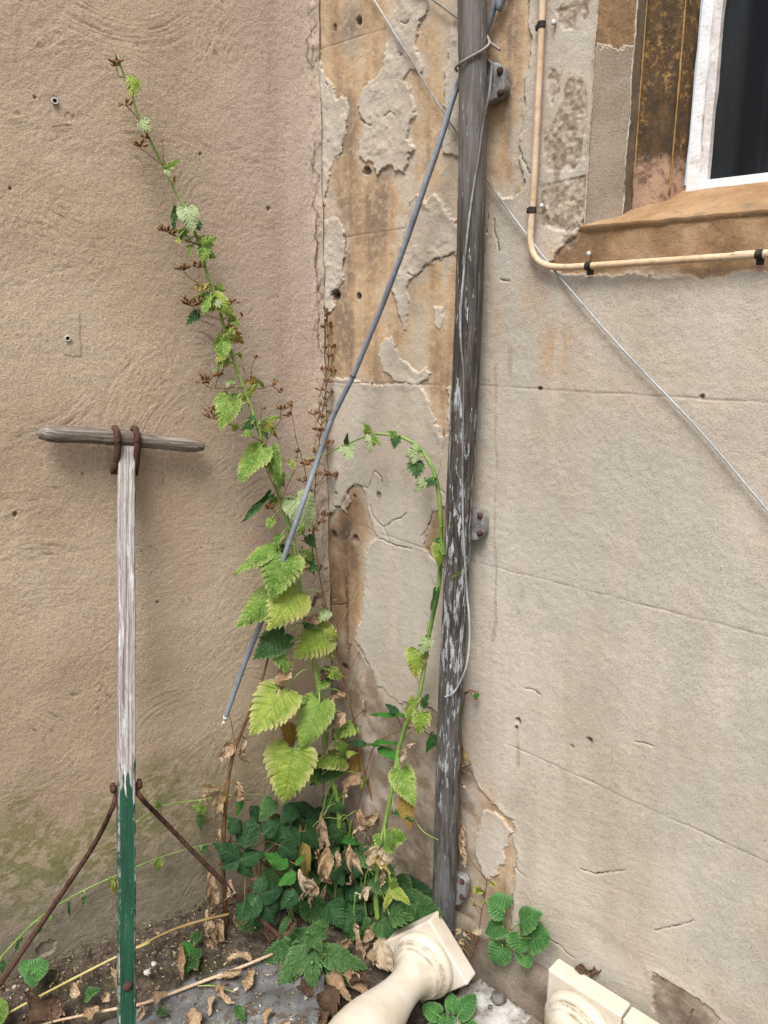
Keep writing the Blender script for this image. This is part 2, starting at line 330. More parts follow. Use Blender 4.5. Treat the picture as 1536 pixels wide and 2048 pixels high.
DRIP = [pk((990, 735), (992, 800), (990, 880), (995, 920), (990, 1000), (988, 1080), (993, 1140), (990, 1200), (992, 1240), (984, 1282)), pk((1020, 700), (1021, 760)), pk((1036, 1450), (1037, 1500), (1036, 1530))]
PITS = [(671, 590, 9, .02), (717, 593, 7, .016), (668, 55, 7, .004), (717, 42, 9, .01), (733, 342, 8, .012), (667, 1070, 9, .006), (710, 1078, 9, .008), (690, 1335, 8, .006), (757, 990, 6, .004), (708, 993, 4, .004), (672, 987, 3, .003), (1037, 1442, 6, .012), (1033, 1455, 4, .008), (1080, 777, 4, .006), (1404, 794, 5, .006), (743, 770, 3, .004), (1144, 1493, 4, .004), (1180, 1480, 5, .004)]
uA = uvR(1181, 230)[0]; zS = uvR(1167, 453)[1]
U = coords([(-.012, 1.12, 660), (1.12, 1.5, 30), (1.5, 4.0, 12)]); Zc = coords([(-.15, 0, 10), (0, 2.08, 1150), (2.08, 2.3, 22), (2.3, 4.5, 12)])
U = np.sort(np.append(U, [uA])); Zc = np.sort(np.append(Zc, [zS]))
uu, zz = np.meshgrid(U, Zc); x, y = uu.ravel(), zz.ravel()
jx, jy = fbm(x * 45, y * 45, 3, 5) * .015 + fbm(x * 160, y * 160, 2, 9) * .008, fbm(x * 45, y * 45, 3, 25) * .015 + fbm(x * 160, y * 160, 2, 19) * .008
peel = np.minimum(field(x + jx, y + jy, PEEL, uvR), -field(x + jx, y + jy, ISLE, uvR))
coarse = field(x, y, COARSE, uvR); groove = field(x, y + fbm(x * 20, y * 0, 2, 3) * .0025, GROOVE, uvR, True); crack_edge = field(x + jx * .35, y + jy * .35, CRACK_EDGE, uvR, True)
drip = field(x, y, DRIP, uvR, True)
def blob(px, py, rx, ry, uv=uvR, xx=None, yy=None):
    a = uv(px, py); s = .00085 * (1.05 if uv is uvR else 1.15)
    return np.exp(-(((x - a[0]) / (rx * s)) ** 2 + ((y - a[1]) / (ry * s)) ** 2))
dirt = np.zeros_like(x); w = np.zeros_like(x)
w += fbm(x * 5, y * 5, 3, 2) * .005 + fbm(x * 26, y * 26, 3, 8) * .0012
pm = sstep(-.0008, .0012, peel)
w -= pm * np.clip(.0021 + fbm(x * 9, y * 9, 3, 91) * .008 + fbm(x * 60, y * 60, 3, 4) * .002, .0004, .0055); w -= np.exp(-(groove / .0016) ** 2) * .0011 * np.clip(.75 + 1.6 * fbm(x * 22, y * 22, 2, 93), .1, 1.4); w -= np.exp(-(crack_edge / .0016) ** 2) * .0022
w += sstep(-.02, 0, peel) * (1 - pm) * .0012 * (1 + 1.5 * fbm(x * 18, y * 18, 2, 31))
w -= sstep(-.001, .002, coarse) * (.0015 + fbm(x * 120, y * 120, 3, 6) * .004)
for (a, b, r, d) in PITS:
    cu = uvR(a, b); rr = r * m_per_px(onR(a, b)); q = np.hypot((x - cu[0]) * (1 + .3 * math.sin(a)), y - cu[1]) * (1 + fbm(x * 300, y * 300, 2, int(a)) * .8)
    w -= d * sstep(rr * 1.15, rr * .55, q); dirt = np.maximum(dirt, .9 * sstep(rr * 1.6, rr * .5, q))
dirt = np.maximum(dirt, .9 * blob(690, 1065, 48, 42)); dirt = np.maximum(dirt, .85 * blob(692, 1200, 8, 130)); dirt = np.maximum(dirt, .4 * blob(700, 1000, 30, 30)); dirt = np.maximum(dirt, .6 * blob(700, 50, 52, 44)); dirt = np.maximum(dirt, .5 * blob(668, 60, 26, 36))
for b in ((1045, 1185, 12, 18), (1038, 1225, 10, 12), (1400, 2035, 60, 22), (1490, 2040, 40, 20), (1240, 1890, 60, 22), (1025, 1600, 22, 36), (1190, 1850, 40, 14)): dirt = np.maximum(dirt, .22 * blob(*b))
damp = np.clip(np.maximum(sstep(.80, .55, y + .25 * fbm(x * 4, y * 4, 3, 11)) * sstep(.56, .46, x), .75 * blob(700, 1100, 60, 90)), 0, 1)
damp = np.maximum(damp, .8 * sstep(.16, .02, y + .06 * fbm(x * 6, y * 6, 2, 3))); damp = np.maximum(damp, blob(1370, 2040, 90, 60))
rust_brown = np.maximum.reduce([.75 * blob(1115, 700, 45, 60), .5 * blob(1070, 600, 30, 60), .55 * blob(1000, 640, 25, 70), .35 * blob(990, 760, 22, 130), .5 * blob(1037, 1490, 6, 45), .5 * blob(980, 1600, 25, 60), .5 * blob(1110, 510, 40, 25)])
rust_brown = np.maximum(rust_brown, .7 * sstep(0, .03, field(x, y, [PEEL[1]], uvR)) * sstep(.62, .8, y)); rust_brown = np.maximum(rust_brown, .75 * sstep(0, .01, field(x, y, [PEEL[5]], uvR))); rust_brown = np.maximum(rust_brown, .9 * sstep(-.004, .012, field(x, y, [PEEL[4]], uvR))); damp = np.maximum(damp, sstep(-.004, .004, field(x, y, [PEEL[3]], uvR))); dirt = np.maximum(dirt, .30 * sstep(-.004, .004, field(x, y, [PEEL[3]], uvR)))  # stone on the sill front is coloured darker brown than its top
moss = np.clip(sstep(.13, .05, y) * sstep(.5, .3, x) * .8 + .5 * blob(1100, 1890, 30, 20) + .35 * blob(1400, 1850, 150, 90) * 0, 0, 1)
nm = lambda v, k=1.: np.clip(.5 + v * k, 0, 1)
nat = dict(nbig=nm(.6 * fbm(x * 4.2, y * 4.2, 5, 61) + .4 * fbm(x * 26, y * 2.6, 4, 62), 1.9), nstreak2=nm(fbm(x * 60, y * 5, 3, 63), 1.6), npink=nm(fbm(x * 7, y * 4, 4, 64), 1.5), ngrey=nm(fbm(x * 9, y * 5, 4, 65), 1.5),
           nstone=nm(.5 * fbm(x * 30, y * 2.8, 4, 66) + .5 * fbm(x * 11, y * 6, 5, 67), 2.), nmed=nm(fbm(x * 110, y * 110, 4, 68), 1.5), nblot=nm(fbm(x * 24, y * 24, 5, 69), 1.6))
peel = peel + (nat['nmed'] - .5) * .004
coarse = coarse + fbm(x * 55, y * 45, 5, 70) * .034 + fbm(x * 70, y * 22, 3, 71) * .018
drip = drip + fbm(x * 90, y * 30, 3, 72) * .010
w += (1 - pm) * (nat['nmed'] - .5) * .0008 + fbm(x * 40, y * 40, 3, 73) * .0005
w += (1 - pm) * np.clip(fbm(x * 45, y * 45, 4, 74) + .05, 0, 1) * .006 * np.clip(sstep(1.35, 1.6, y) * sstep(.5, .35, x) + .12, 0, 1)
ca = x * math.cos(.24) + y * math.sin(.24); cb_ = -x * math.sin(.24) + y * math.cos(.24)
w += (1 - pm) * fbm(ca * 14, cb_ * 210, 2, 75) * .0006 * sstep(1., .2, y) * sstep(-.1, .15, fbm(x * 5, y * 5, 2, 76)) 
w[y > 2.09] *= .5
w = np.where(np.isclose(y, zS) & (x > uA - .01), 0, w); w = np.where(np.isclose(x, uA) & (y > zS), w * .3, w)
nu, nz = len(U), len(Zc); i, j = np.meshgrid(np.arange(nz - 1), np.arange(nu - 1), indexing='ij')
keep = ~((Zc[i] > zS - 1e-6) & (U[j] > uA - 1e-6)); a = (i * nu + j)[keep]
FW = np.stack([a, a + 1, a + nu + 1, a + nu], 1)
def wallpt(D, N, x, y, w): return C[None] * np.array([1, 1, 0]) + x[:, None] * D + w[:, None] * N + y[:, None] * ZUP
rw = mk('stone_wall', wallpt(DR, NR, x, y, w), FW, M_RW, None, MR, True, dict(peel=peel, coarse=coarse, groove=groove, crack_edge=crack_edge, drip=drip, dirt=dirt, damp=damp, rust_brown=rust_brown, moss=moss, **nat))
tag(rw, 'sandstone wall with pale render flaking off around the window and drainpipe', 'wall')
# plinth at its foot
g = G('grey_brown_cement'); cg = g.ramp(g.tex(14, 5, .65), (.34, (.17, .14, .108)), (.5, (.25, .205, .16)), (.68, (.31, .265, .215)))
cg = g.mix(g.rng(g.tex(30, 4, .7), .52, .7, 0, .5), cg, (.16, .155, .085)); cg = g.mix(1., cg, g.ramp(g.tex(280, 3, .7), (.3, (.65, .65, .65)), (.5, (1, 1, 1)), (.7, (1.2, 1.2, 1.2))), 'MULTIPLY')
M_CEM = g.out(cg, .93, g.bump(g.math('ADD', g.tex(200, 4, .7), g.math('MULTIPLY', g.tex(22, 3), 1.6)), .7, .003), .15)
pu = coords([(-.01, 1.2, 240), (1.2, 4, 8)]); prof = [(-.01, .138), (.006, .132), (.012, .124), (.0145, .112), (.016, .08), (.017, .04), (.018, 0), (.019, -.12)]
xx = np.repeat(pu, len(prof)); pw = np.tile([q[0] for q in prof], len(pu)); pz = np.tile([q[1] for q in prof], len(pu))
pw = pw + fbm(xx * 18, pz * 18, 3, 3) * .008; pz = pz + fbm(xx * 11, pz * 3, 3, 13) * .012
k = len(prof); FP = np.array([(i * k + j, i * k + j + 1, (i + 1) * k + j + 1, (i + 1) * k + j) for i in range(len(pu) - 1) for j in range(k - 1)])
mk('plinth', wallpt(DR, NR, xx, pz, pw), FP, M_CEM, rw)

# window: jamb, moulding, sill, frame, pane
def mat_simple(name, c0, c1, sc=20, rough=.85, bsc=150, bs=.5, bd=.002, spec=.2, streak=None, extra=None):
    g = G(name); v = g.map(streak) if streak else g.co
    col = g.mix(g.rng(g.tex(1 if streak else sc, 5, .65, v), .35, .65), c0, c1)
    if extra:
        for (c, s, lo, hi, am) in extra: col = g.mix(g.rng(g.tex(s, 5, .7, g.map((1, 1, 1), loc=(s, 3, 1))), lo, hi, 0, am), col, c)
    col = g.mix(1., col, g.ramp(g.tex(bsc * 1.4, 3, .7), (.28, (.72, .72, .72)), (.5, (1, 1, 1)), (.74, (1.16, 1.16, 1.16))), 'MULTIPLY')
    return g.out(col, rough, g.bump(g.math('ADD', g.tex(bsc, 4, .7), g.math('MULTIPLY', g.tex(sc, 3), .8)), bs, bd), spec)
ZM_ = uvR(1310, 352, -.078)[1]; Z95 = uvR(1235, 92, -.015)[1]
M_JAMB = mat_simple('grey_jamb_render', (.235, .185, .135), (.315, .26, .20), 10, .92, 260, .6, .002, .12, None, [((.27, .17, .09), 6, .52, .66, .8), ((.17, .135, .095), 30, .55, .7, .5)])
g = G('grey_jamb_render2'); zj = g.sep()[2]; cj = g.ramp(g.tex(10, 5, .65), (.34, (.215, .172, .128)), (.5, (.27, .222, .17)), (.66, (.32, .268, .21)))
mj = g.rng(g.math('ADD', zj, g.math('MULTIPLY', g.math('SUBTRACT', g.tex(20, 4, .7), .5), .10)), Z95 - .004, Z95 + .004); cj = g.mix(mj, cj, g.ramp(g.tex(60, 4, .7), (.35, (.17, .105, .058)), (.65, (.28, .18, .10))))
rj = g.math('MULTIPLY', g.math('MULTIPLY', mj, g.math('SUBTRACT', 1., mj)), 4.); cj = g.mix(g.math('MULTIPLY', rj, .7), cj, (.50, .43, .34)); cj = g.mix(g.rng(g.tex(9, 4, .7), .58, .68, 0, .5), cj, (.25, .165, .10)); cj = g.mix(1., cj, g.ramp(g.tex(330, 3, .7), (.28, (.72, .72, .72)), (.5, (1, 1, 1)), (.74, (1.16, 1.16, 1.16))), 'MULTIPLY')
M_JAMB = g.out(cj, .92, g.bump(g.math('ADD', g.tex(260, 3, .7), g.math('SUBTRACT', g.math('MULTIPLY', g.tex(26, 4), 1.2), g.math('MULTIPLY', mj, 1.5))), .7, .002), .12)
M_REV = mat_simple('reveal_shade', (.11, .082, .058), (.17, .125, .085), 30, .9, 200, .5)  # recess shadow is put into this darker reveal colour
g = G('stained_brown_moulding'); zz_ = g.sep()[2]; cm = g.mix(g.rng(g.tex(1, 5, .65, g.map((60, 60, 12))), .35, .65), (.048, .032, .017), (.10, .058, .024))
cm = g.mix(g.math('MULTIPLY', g.rng(g.tex(85, 6, .78), .50, .62, 0, .9), g.rng(g.tex(14, 3), .40, .62)), cm, (.36, .20, .065)); cm = g.mix(g.rng(g.tex(60, 5, .7, g.map((1, 1, 1), loc=(4, 2, 4))), .55, .7, 0, .7), cm, (.045, .032, .02))
ft = g.rng(g.math('ADD', zz_, g.math('MULTIPLY', g.math('SUBTRACT', g.tex(50, 5, .75), .5), .09)), ZM_ + .035, ZM_ + .002); cm = g.mix(ft, cm, g.mix(g.rng(g.tex(45, 5, .75), .46, .66), (.40, .255, .175), (.14, .085, .055)))
M_MOU = g.out(cm, .75, g.bump(g.tex(110, 5, .75), .8, .0025), .25)
M_MOB = mat_simple('worn_pink_foot', (.30, .19, .12), (.42, .27, .19), 40, .9, 160, .6, .002, .15, None, [((.10, .06, .04), 50, .52, .66, .9)])
M_OCH = mat_simple('ochre_bead', (.30, .17, .055), (.40, .26, .12), 60, .85, 200, .4)
M_SIL = mat_simple('orange_sandstone_sill', (.27, .16, .08), (.38, .25, .145), 9, .92, 300, .7, .0022, .12, None, [((.20, .15, .10), 24, .52, .68, .8), ((.46, .33, .20), 60, .55, .7, .4)])
g = G('flaking_white_paint'); ww = g.mix(g.rng(g.tex(26, 5, .7), .58, .66), (.80, .81, .83), (.55, .47, .40)); ww = g.mix(g.rng(g.tex(70, 4, .7), .66, .72), ww, (.16, .09, .05))
M_WHT = g.out(ww, .55, g.bump(g.tex(45, 4, .65), .6, .0025), .4)
UWIN = uvR(1440, 230, -.130)[0]
g = G('grimy_glass'); st = g.tex(1, 4, .6, g.map((30, 30, 2.5))); gm = g.math('MULTIPLY', g.rng(st, .46, .72, 0, 1.), g.rng(g.tex(9, 3), .3, .7, .2, 1.))
zz_ = g.sep()[2]
gm = g.math('ADD', g.math('MULTIPLY', gm, .8), g.math('MULTIPLY', g.rng(g.math('ADD', zz_, g.math('MULTIPLY', g.tex(30, 4), .05)), zS + .115, zS + .08, 0, .6), g.rng(g.tex(1, 4, .7, g.map((20, 20, 90))), .5, .66)), 0., True)
xx_ = g.sep()[0]; gm = g.math('ADD', gm, g.math('MULTIPLY', g.rng(g.math('ADD', xx_, g.math('MULTIPLY', st, .02)), UWIN + .048, UWIN + .030, 0, .55), g.rng(st, .25, .6, .5, 1.)), 0., True); gm = g.math('MULTIPLY', gm, .30)
gcol = g.mix(gm, (.004, .005, .006), (.075, .085, .095)); M_GLS = g.out(gcol, g.math('ADD', .12, g.math('MULTIPLY', gm, .5)), g.bump(g.tex(6, 2), .1, .003), .16)  # near-black opaque pane: the unlit room behind is put into its colour
def uat(px, wd, py=230): return uvR(px, py, wd)[0]
wB, wC, wD, wE, wF, wG = -.030, -.052, -.078, -.118, -.108, -.130
uB, uC, uD, uE, uF, uG_ = uat(1258, wB), uat(1277, wC), uat(1352, wD), uat(1382, wE), uat(1385, wF), uat(1420, wF)
zF = uvR(1400, 374, wF)[1]
def strip(pts, z0, z1, n=60, noise=.0012, seed=1):
    V = []; zs = np.linspace(z0, z1, n)
    for z_ in zs:
        for (a_, b_) in pts:
            dd = (vnoise(np.array([z_ * 30]), np.array([a_ * 90]), seed)[0] - .5) * noise * 2
            V.append(C * np.array([1, 1, 0]) + DR * (a_ + dd) + NR * (b_ + dd) + ZUP * z_)
    k = len(pts); return V, [(i * k + j, i * k + j + 1, (i + 1) * k + j + 1, (i + 1) * k + j) for i in range(n - 1) for j in range(k - 1)]
z1 = 3.4
mk('window_jamb', *strip([(uA - .0005, -.001), (uA * .7 + uB * .3, wB * .28), (uA * .3 + uB * .7, wB * .68), (uB, wB)], zS - .002, z1, 240, .0016), M_JAMB, rw)
mk('window_reveal', *strip([(uB, wB), (uC, wC)], zS - .02, z1), M_REV, rw)
zM = uvR(1310, 352, wD)[1]
mk('window_moulding', *strip([(uC, wC), (uC * .9 + uD * .1, wC + .003), (uC * .5 + uD * .5, (wC + wD) / 2 + .002), (uC * .1 + uD * .9, wD + .004), (uD, wD), (uE, wE)], zM, z1, 200), M_MOU, rw)
mk('moulding_foot', *strip([(uC, wC), (uC * .9 + uD * .1, wC + .004), (uD, wD + .002), (uE, wE + .001)], zS - .02, zM, 20), M_MOU, rw)
b = MB()
for (a_, b_, sd0) in ((uA, .0, 3), (uB, wB, 5)):   # worn pale arrises of the jamb
    P = [C * np.array([1, 1, 0]) + DR * (a_ + .0006 * math.sin(z_ * 40)) + NR * (b_ - .0006 + .0010 * math.sin(z_ * 57 + sd0)) + ZUP * z_ for z_ in np.linspace(zS, z1, 420)]
    b.add(*tube(P, .0015, 6, jit=.35, seed=sd0))
b.build('jamb_arris', mat_simple('pale_arris', (.38, .32, .25), (.52, .45, .36), 40, .9, 200, .5), rw)
b = MB()
for (a_, b_) in ((uC, wC), (uD, wD)):
    P = [C * np.array([1, 1, 0]) + DR * (a_ + .0008) + NR * (b_ + .001) + ZUP * z_ for z_ in np.linspace(zM - .03, z1, 160)]
    b.add(*tube(P, .0014, 6, jit=.25, seed=int(a_ * 100)))
b.build('moulding_bead', M_OCH, rw)
V = []; ws = np.concatenate([[-.0015, .0005, .002], np.linspace(.002, -.135, 40)]); wk = 0; us = np.linspace(uA - .006, 2.4, 340)
for a_ in us:
    for wk, w_ in enumerate(ws):
        t = (0.004 - w_) / (.004 - wF); z_ = zS + (zF - .004 - zS) * t - ((.014, .006, .001)[wk] if wk < 3 else 0)
        z_ += (fbm(np.array([a_ * 30]), np.array([w_ * 30]), 3, 4)[0]) * .003; V.append(C * np.array([1, 1, 0]) + DR * a_ + NR * (w_ - (.005 if wk == 0 else 0)) + ZUP * z_)
k = len(ws); mk('window_sill', V, [(i * k + j, (i + 1) * k + j, (i + 1) * k + j + 1, i * k + j + 1) for i in range(len(us) - 1) for j in range(k - 1)], M_SIL, rw).modifiers.new('crease', 'EDGE_SPLIT').split_angle = math.radians(35)
def wbox(u0, u1, z0, z1_, w0, w1): return box(C * np.array([1, 1, 0]) + DR * (u0 + u1) / 2 + NR * (w0 + w1) / 2 + ZUP * (z0 + z1_) / 2, DR, NR, ZUP, abs(u1 - u0) / 2, abs(w1 - w0) / 2, abs(z1_ - z0) / 2)
uM = uF + (uG_ - uF) * .62; rail = .010
b = MB(); b.add(*strip([(uF, wF - .03), (uF + .0003, wF), (uM, wF + .001), (uM + .001, wF - .006)], zF - .012, z1, 260, .0018, 5))
b.add(*strip([(uM, wF - .004), (uG_, wF - .010), (uG_, wG - .002)], zF + rail * .5, z1, 260, .0016, 8), mi=1)
b.add(*wbox(uF, 2.2, zF - .012, zF + rail, wF - .028, wF - .0018)); b.add(*wbox(2.2, 2.26, zF - .012, z1, wF - .028, wF))
wf = b.build('window_frame', [M_WHT, mat_simple('pinkish_putty', (.50, .46, .44), (.66, .63, .61), 30, .7, 120, .4, .0015, .2, None, [((.30, .24, .20), 60, .60, .70, .8)])], rw, smooth=False)
mk('window_pane', *wbox(uM, 2.2, zF, z1, wG, wG - .004), M_GLS, rw, smooth=False)
# the wall carried on above and beside the window so that nothing gapes from the side
mk('far_jamb', *wbox(2.26, 4, zS - .02, z1, 0.0, -.14), M_JAMB, rw, smooth=False)

# ------------------------------------------------------------------ the left wall
U = coords([(-4, -1.25, 14), (-1.25, -1.0, 20), (-1.0, .004, 620)]); Zc = coords([(-.15, 0, 8), (0, 2.12, 1280), (2.12, 4.5, 14)])
uu, zz = np.meshgrid(U, Zc); x, y = uu.ravel(), zz.ravel()
w = fbm(x * 4, y * 4, 3, 41) * .006 + fbm(x * 16, y * 16, 3, 42) * .0020 + fbm(x * 60, y * 60, 2, 44) * .0007
w += .022 * np.exp(x / .022) * (1 + .3 * fbm(x * 0, y * 9, 3, 45)); w -= .004 * np.exp(-((x + .075) / .03) ** 2)
dirt = np.zeros_like(x); smear = np.zeros_like(x)
for (a, b_, r, d) in ((137, 235, 8, .002), (92, 1896, 19, .006), (537, 417, 4, .004), (400, 308, 3, .003), (30, 1030, 5, .005), (20, 377, 3, .003), (315, 1205, 3, .003), (165, 948, 3, .002), (70, 195, 3, .003)):
    cu = uvL(a, b_); rr = r * m_per_px(onL(a, b_)); q = np.hypot(x - cu[0], (y - cu[1]) * (.8 if r < 12 else 1.2)) * (1 + fbm(x * 120, y * 120, 2, a) * .6)
    w -= d * sstep(rr * 1.1, rr * .8, q)
    if r < 7: dirt = np.maximum(dirt, .7 * sstep(rr, rr * .5, q))
for (a, b_, rx, ry) in ((125, 235, 26, 36), (146, 682, 22, 28), (118, 690, 20, 22), (150, 640, 22, 30)): smear = np.maximum(smear, .5 * blob(a, b_, rx, ry, uvL))
dirt = np.maximum(dirt, .5 * blob(106, 195, 8, 7, uvL))
sq = field(x + fbm(x * 40, y * 40, 2, 5) * .004, y + fbm(x * 40, y * 40, 2, 6) * .004, [[(122, 632), (158, 628), (161, 712), (126, 710)], [(100, 228), (146, 226), (142, 250), (104, 252)]], uvL)
smear = np.maximum(smear, .8 * sstep(-.0015, .0015, sq)); w += .0009 * sstep(-.0012, .0012, sq); dirt = np.maximum(dirt, .25 * np.exp(-(sq / .0016) ** 2))
w -= .0022 * np.exp(-((x + .006 + .03 * fbm(x * 0, y * 19, 4, 98)) / .003) ** 2)
w += np.exp(-((x + .004) / .012) ** 2) * (np.clip(fbm(x * 90, y * 22, 4, 95), -.1, .35) * .022)
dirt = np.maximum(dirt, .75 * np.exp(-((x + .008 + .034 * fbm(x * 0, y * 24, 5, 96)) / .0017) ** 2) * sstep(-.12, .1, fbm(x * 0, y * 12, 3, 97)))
# trowel strokes: arcs of fine parallel scratches, later ones rubbing over earlier ones
sw = np.zeros_like(x); rg = np.random.default_rng(12)
for q in range(230):
    cu, cz = rg.uniform(-1.15, -.02), rg.uniform(-.1, 2.2); R0 = rg.uniform(.05, .2); dR = rg.uniform(.04, .10); a0 = rg.uniform(.1, 2.2) if rg.random() < .8 else rg.uniform(-2.5, .1); da = rg.uniform(.8, 2.0)
    m = np.flatnonzero((np.abs(x - cu) < R0 + dR) & (np.abs(y - cz) < R0 + dR))
    if not len(m): continue
    dx, dy = x[m] - cu, (y[m] - cz) * rg.uniform(.8, 1.25); r = np.hypot(dx, dy) + .012 * fbm(x[m] * 9, y[m] * 9, 2, q); th = np.arctan2(dy, dx)
    msk = sstep(R0, R0 + .012, r) * sstep(R0 + dR, R0 + dR - .02, r) * sstep(a0, a0 + .25, th) * sstep(a0 + da, a0 + da - .35, th)
    ln = fbm(r * rg.uniform(150, 270), th * rg.uniform(3, 7), 2, q * 3 + 1); sw[m] = sw[m] * (1 - msk) + ln * msk * rg.uniform(.35, 1.15)
sw *= sstep(-.03, -.2, x) * .85 + .12
sw += .22 * fbm(x * 40, y * 130, 3, 55) * sstep(-.55, -.35, fbm(x * 3, y * 3, 2, 56) - .3)
w += sw * .0014
w += fbm(x * 150, y * 150, 3, 57) * .0011
nm = lambda v, k=1.: np.clip(.5 + v * k, 0, 1)
lowz = y + fbm(x * 7, y * 7, 4, 81) * .30
lat = dict(nbig=nm(fbm(x * 3.4, y * 3.4, 5, 82), 1.6), npink=nm(fbm(x * 6, y * 5, 3, 83), 1.5), nblot=nm(fbm(x * 60, y * 60, 5, 84), 1.6), scratch=sstep(.16, .34, -sw),
           pink=sstep(-.42, -.05, x) * (.25 + .75 * sstep(.5, 1.3, y)), algae=sstep(.50, .28, lowz) * (.35 + .65 * sstep(-.22, -.5, x)), damp=sstep(.40, .08, lowz), corner=.5 * sstep(-.045, 0, x))
nu, nz = len(U), len(Zc); i, j = np.meshgrid(np.arange(nz - 1), np.arange(nu - 1), indexing='ij'); a = (i * nu + j).ravel()
lw = mk('rendered_wall', wallpt(DL, NL, x, y, w), np.stack([a, a + 1, a + nu + 1, a + nu], 1), M_LW, None, ML, True, dict(dirt=dirt, smear=smear, **lat))
tag(lw, 'brown sand-rendered wall with swirling trowel marks behind the T-shaped handle', 'wall')
M_FER = mat_simple('dull_zinc', (.42, .41, .38), (.62, .60, .56), 60, .5, 200, .3, .001, .5); M_BLK = mat_simple('hole_shade', (.01, .01, .01), (.02, .018, .016), 40)
for (a, b_, r) in ((109, 203, 6.5), (135, 677, 6)):
    P = onL(a, b_, -.001); r *= m_per_px(P)
    fer = mk('wall_plug', *lathe([(0, r * .9), (.004, r), (.006, r * .96), (.006, r * .66), (.001, r * .62)], P, NL, 20), M_FER, lw)
    mk('plug_hole_dark', *lathe([(.0005, r * .6), (.0028, r * .6)], P, NL, 16), M_BLK, fer)  # solid black disc painted in for the shade inside the tube

# ------------------------------------------------------------------ ground, slate, paving
g = G('dark_soil'); sc = g.ramp(g.tex(35, 6, .7), (.3, (.036, .030, .024)), (.5, (.095, .077, .06)), (.7, (.19, .155, .12)))
sc = g.mix(g.rng(g.vor(150), .25, .05, 0, .5), sc, (.22, .18, .13)); sc = g.mix(g.rng(g.tex(9, 4), .55, .7, 0, .5), sc, (.07, .075, .035))
M_SOIL = g.out(sc, .95, g.bump(g.math('ADD', g.tex(120, 5, .75), g.tex(30, 3)), 1., .008), .1)
xs = coords([(-60, -3, 10), (-3, -1.1, 12), (-1.1, 1.0, 230), (1.0, 3, 12), (3, 60, 10)]); ys = coords([(-60, -4, 10), (-4, .8, 14), (.8, 2.0, 130), (2.0, 60, 8)])
gx, gy = np.meshgrid(xs, ys); x, y = gx.ravel(), gy.ravel()
P2 = np.stack([x - C[0], y - C[1]], 1); dl = P2 @ NL[:2]; dr = P2 @ NR[:2]
hz = fbm(x * 14, y * 14, 4, 51) * .022 + .030 * np.exp(-np.maximum(dl, 0) / .06) * (dr > -.05) + .015 * np.exp(-np.hypot(P2[:, 0], P2[:, 1]) / .3)
hz = np.where((np.abs(x) < 1.2) & (y > .8), hz - .004, -.012)
k = len(xs); i, j = np.meshgrid(np.arange(len(ys) - 1), np.arange(k - 1), indexing='ij'); a = (i * k + j).ravel()
tag(mk('ground', np.stack([x, y, hz], 1), np.stack([a, a + 1, a + k + 1, a + k], 1), M_SOIL), kind='structure')
def slab(name, poly, z0, z1_, m, label, cat, rag=.004, seed=3, sub=14):
    """a stone slab with slightly ragged edges and an uneven top"""
    P = np.array([onG(*q, z1_) for q in poly]); pts = []
    for i in range(len(P)):
        for t in np.linspace(0, 1, sub, endpoint=False): pts.append(P[i] * (1 - t) + P[(i + 1) % len(P)] * t)
    pts = np.array(pts); cx = pts.mean(0); rg = np.random.default_rng(seed)
    clean = pts.copy(); pts[:, :2] += rg.normal(size=(len(pts), 2)) * rag * .5 ; V = []; n = len(pts); rings = [(1.0, z0), (1.0, z1_ - .006), (.992, z1_)] + [(s, z1_) for s in (.9, .8, .7, .6, .5, .4, .3, .2, .1)]
    for s, z_ in rings:
        q = cx + ((pts if s > .95 else clean) - cx) * s; q[:, 2] = z_
        if s < .95: q[:, 2] += fbm(q[:, 0] * 18, q[:, 1] * 18, 3, seed) * .007 * min(1, (1 - s) * 6)
        V += list(q)
    Fc = [(r * n + i, r * n + (i + 1) % n, (r + 1) * n + (i + 1) % n, (r + 1) * n + i) for r in range(len(rings) - 1) for i in range(n)] + [tuple((len(rings) - 1) * n + i for i in range(n))]
    return tag(mk(name, V, Fc, m), label, cat)
g = G('worn_slate'); c_ = g.ramp(g.tex(17, 5, .65), (.32, (.062, .062, .062)), (.5, (.125, .128, .13)), (.66, (.23, .24, .25)))
c_ = g.mix(g.rng(g.tex(26, 5, .7, g.map((1, 1, 1), loc=(3, 3, 3))), .50, .62, 0, .9), c_, (.085, .066, .048)); c_ = g.mix(g.rng(g.tex(12, 4, .7), .6, .72, 0, .5), c_, (.34, .36, .38))
M_SLATE = g.out(c_, .7, g.bump(g.math('ADD', g.tex(90, 4, .7), g.math('MULTIPLY', g.tex(14, 4), 2.)), .6, .004), .3)
slab('slate_slab', [(-300, 2240), (60, 2110), (235, 2031), (394, 1950), (640, 1880), (652, 2000), (640, 2200), (500, 2500), (-100, 2700)], -.02, .026, M_SLATE, 'worn grey slate slab on the ground under the wooden handle', 'slab')
g = G('lichened_concrete'); c_ = g.ramp(g.tex(22, 5, .7), (.32, (.16, .135, .12)), (.46, (.30, .28, .26)), (.6, (.48, .47, .45)), (.7, (.58, .57, .56)))
c_ = g.mix(g.rng(g.tex(40, 5, .7, g.map((1, 1, 1), loc=(1, 7, 3))), .57, .66, 0, .8), c_, (.18, .115, .085))
M_PAV = g.out(c_, .9, g.bump(g.math('ADD', g.tex(160, 4, .7), g.math('MULTIPLY', g.tex(30, 4), 1.5)), .7, .004), .15)
slab('paving_stone', [(905, 1998), (925, 1975), (956, 1958), (985, 1972), (1032, 2010), (1078, 2042), (1120, 2080), (1150, 2300), (900, 2300), (880, 2070)], -.02, .022, M_PAV, 'pale blotched paving stone between the two carved balusters', 'paving stone', .006, 5)

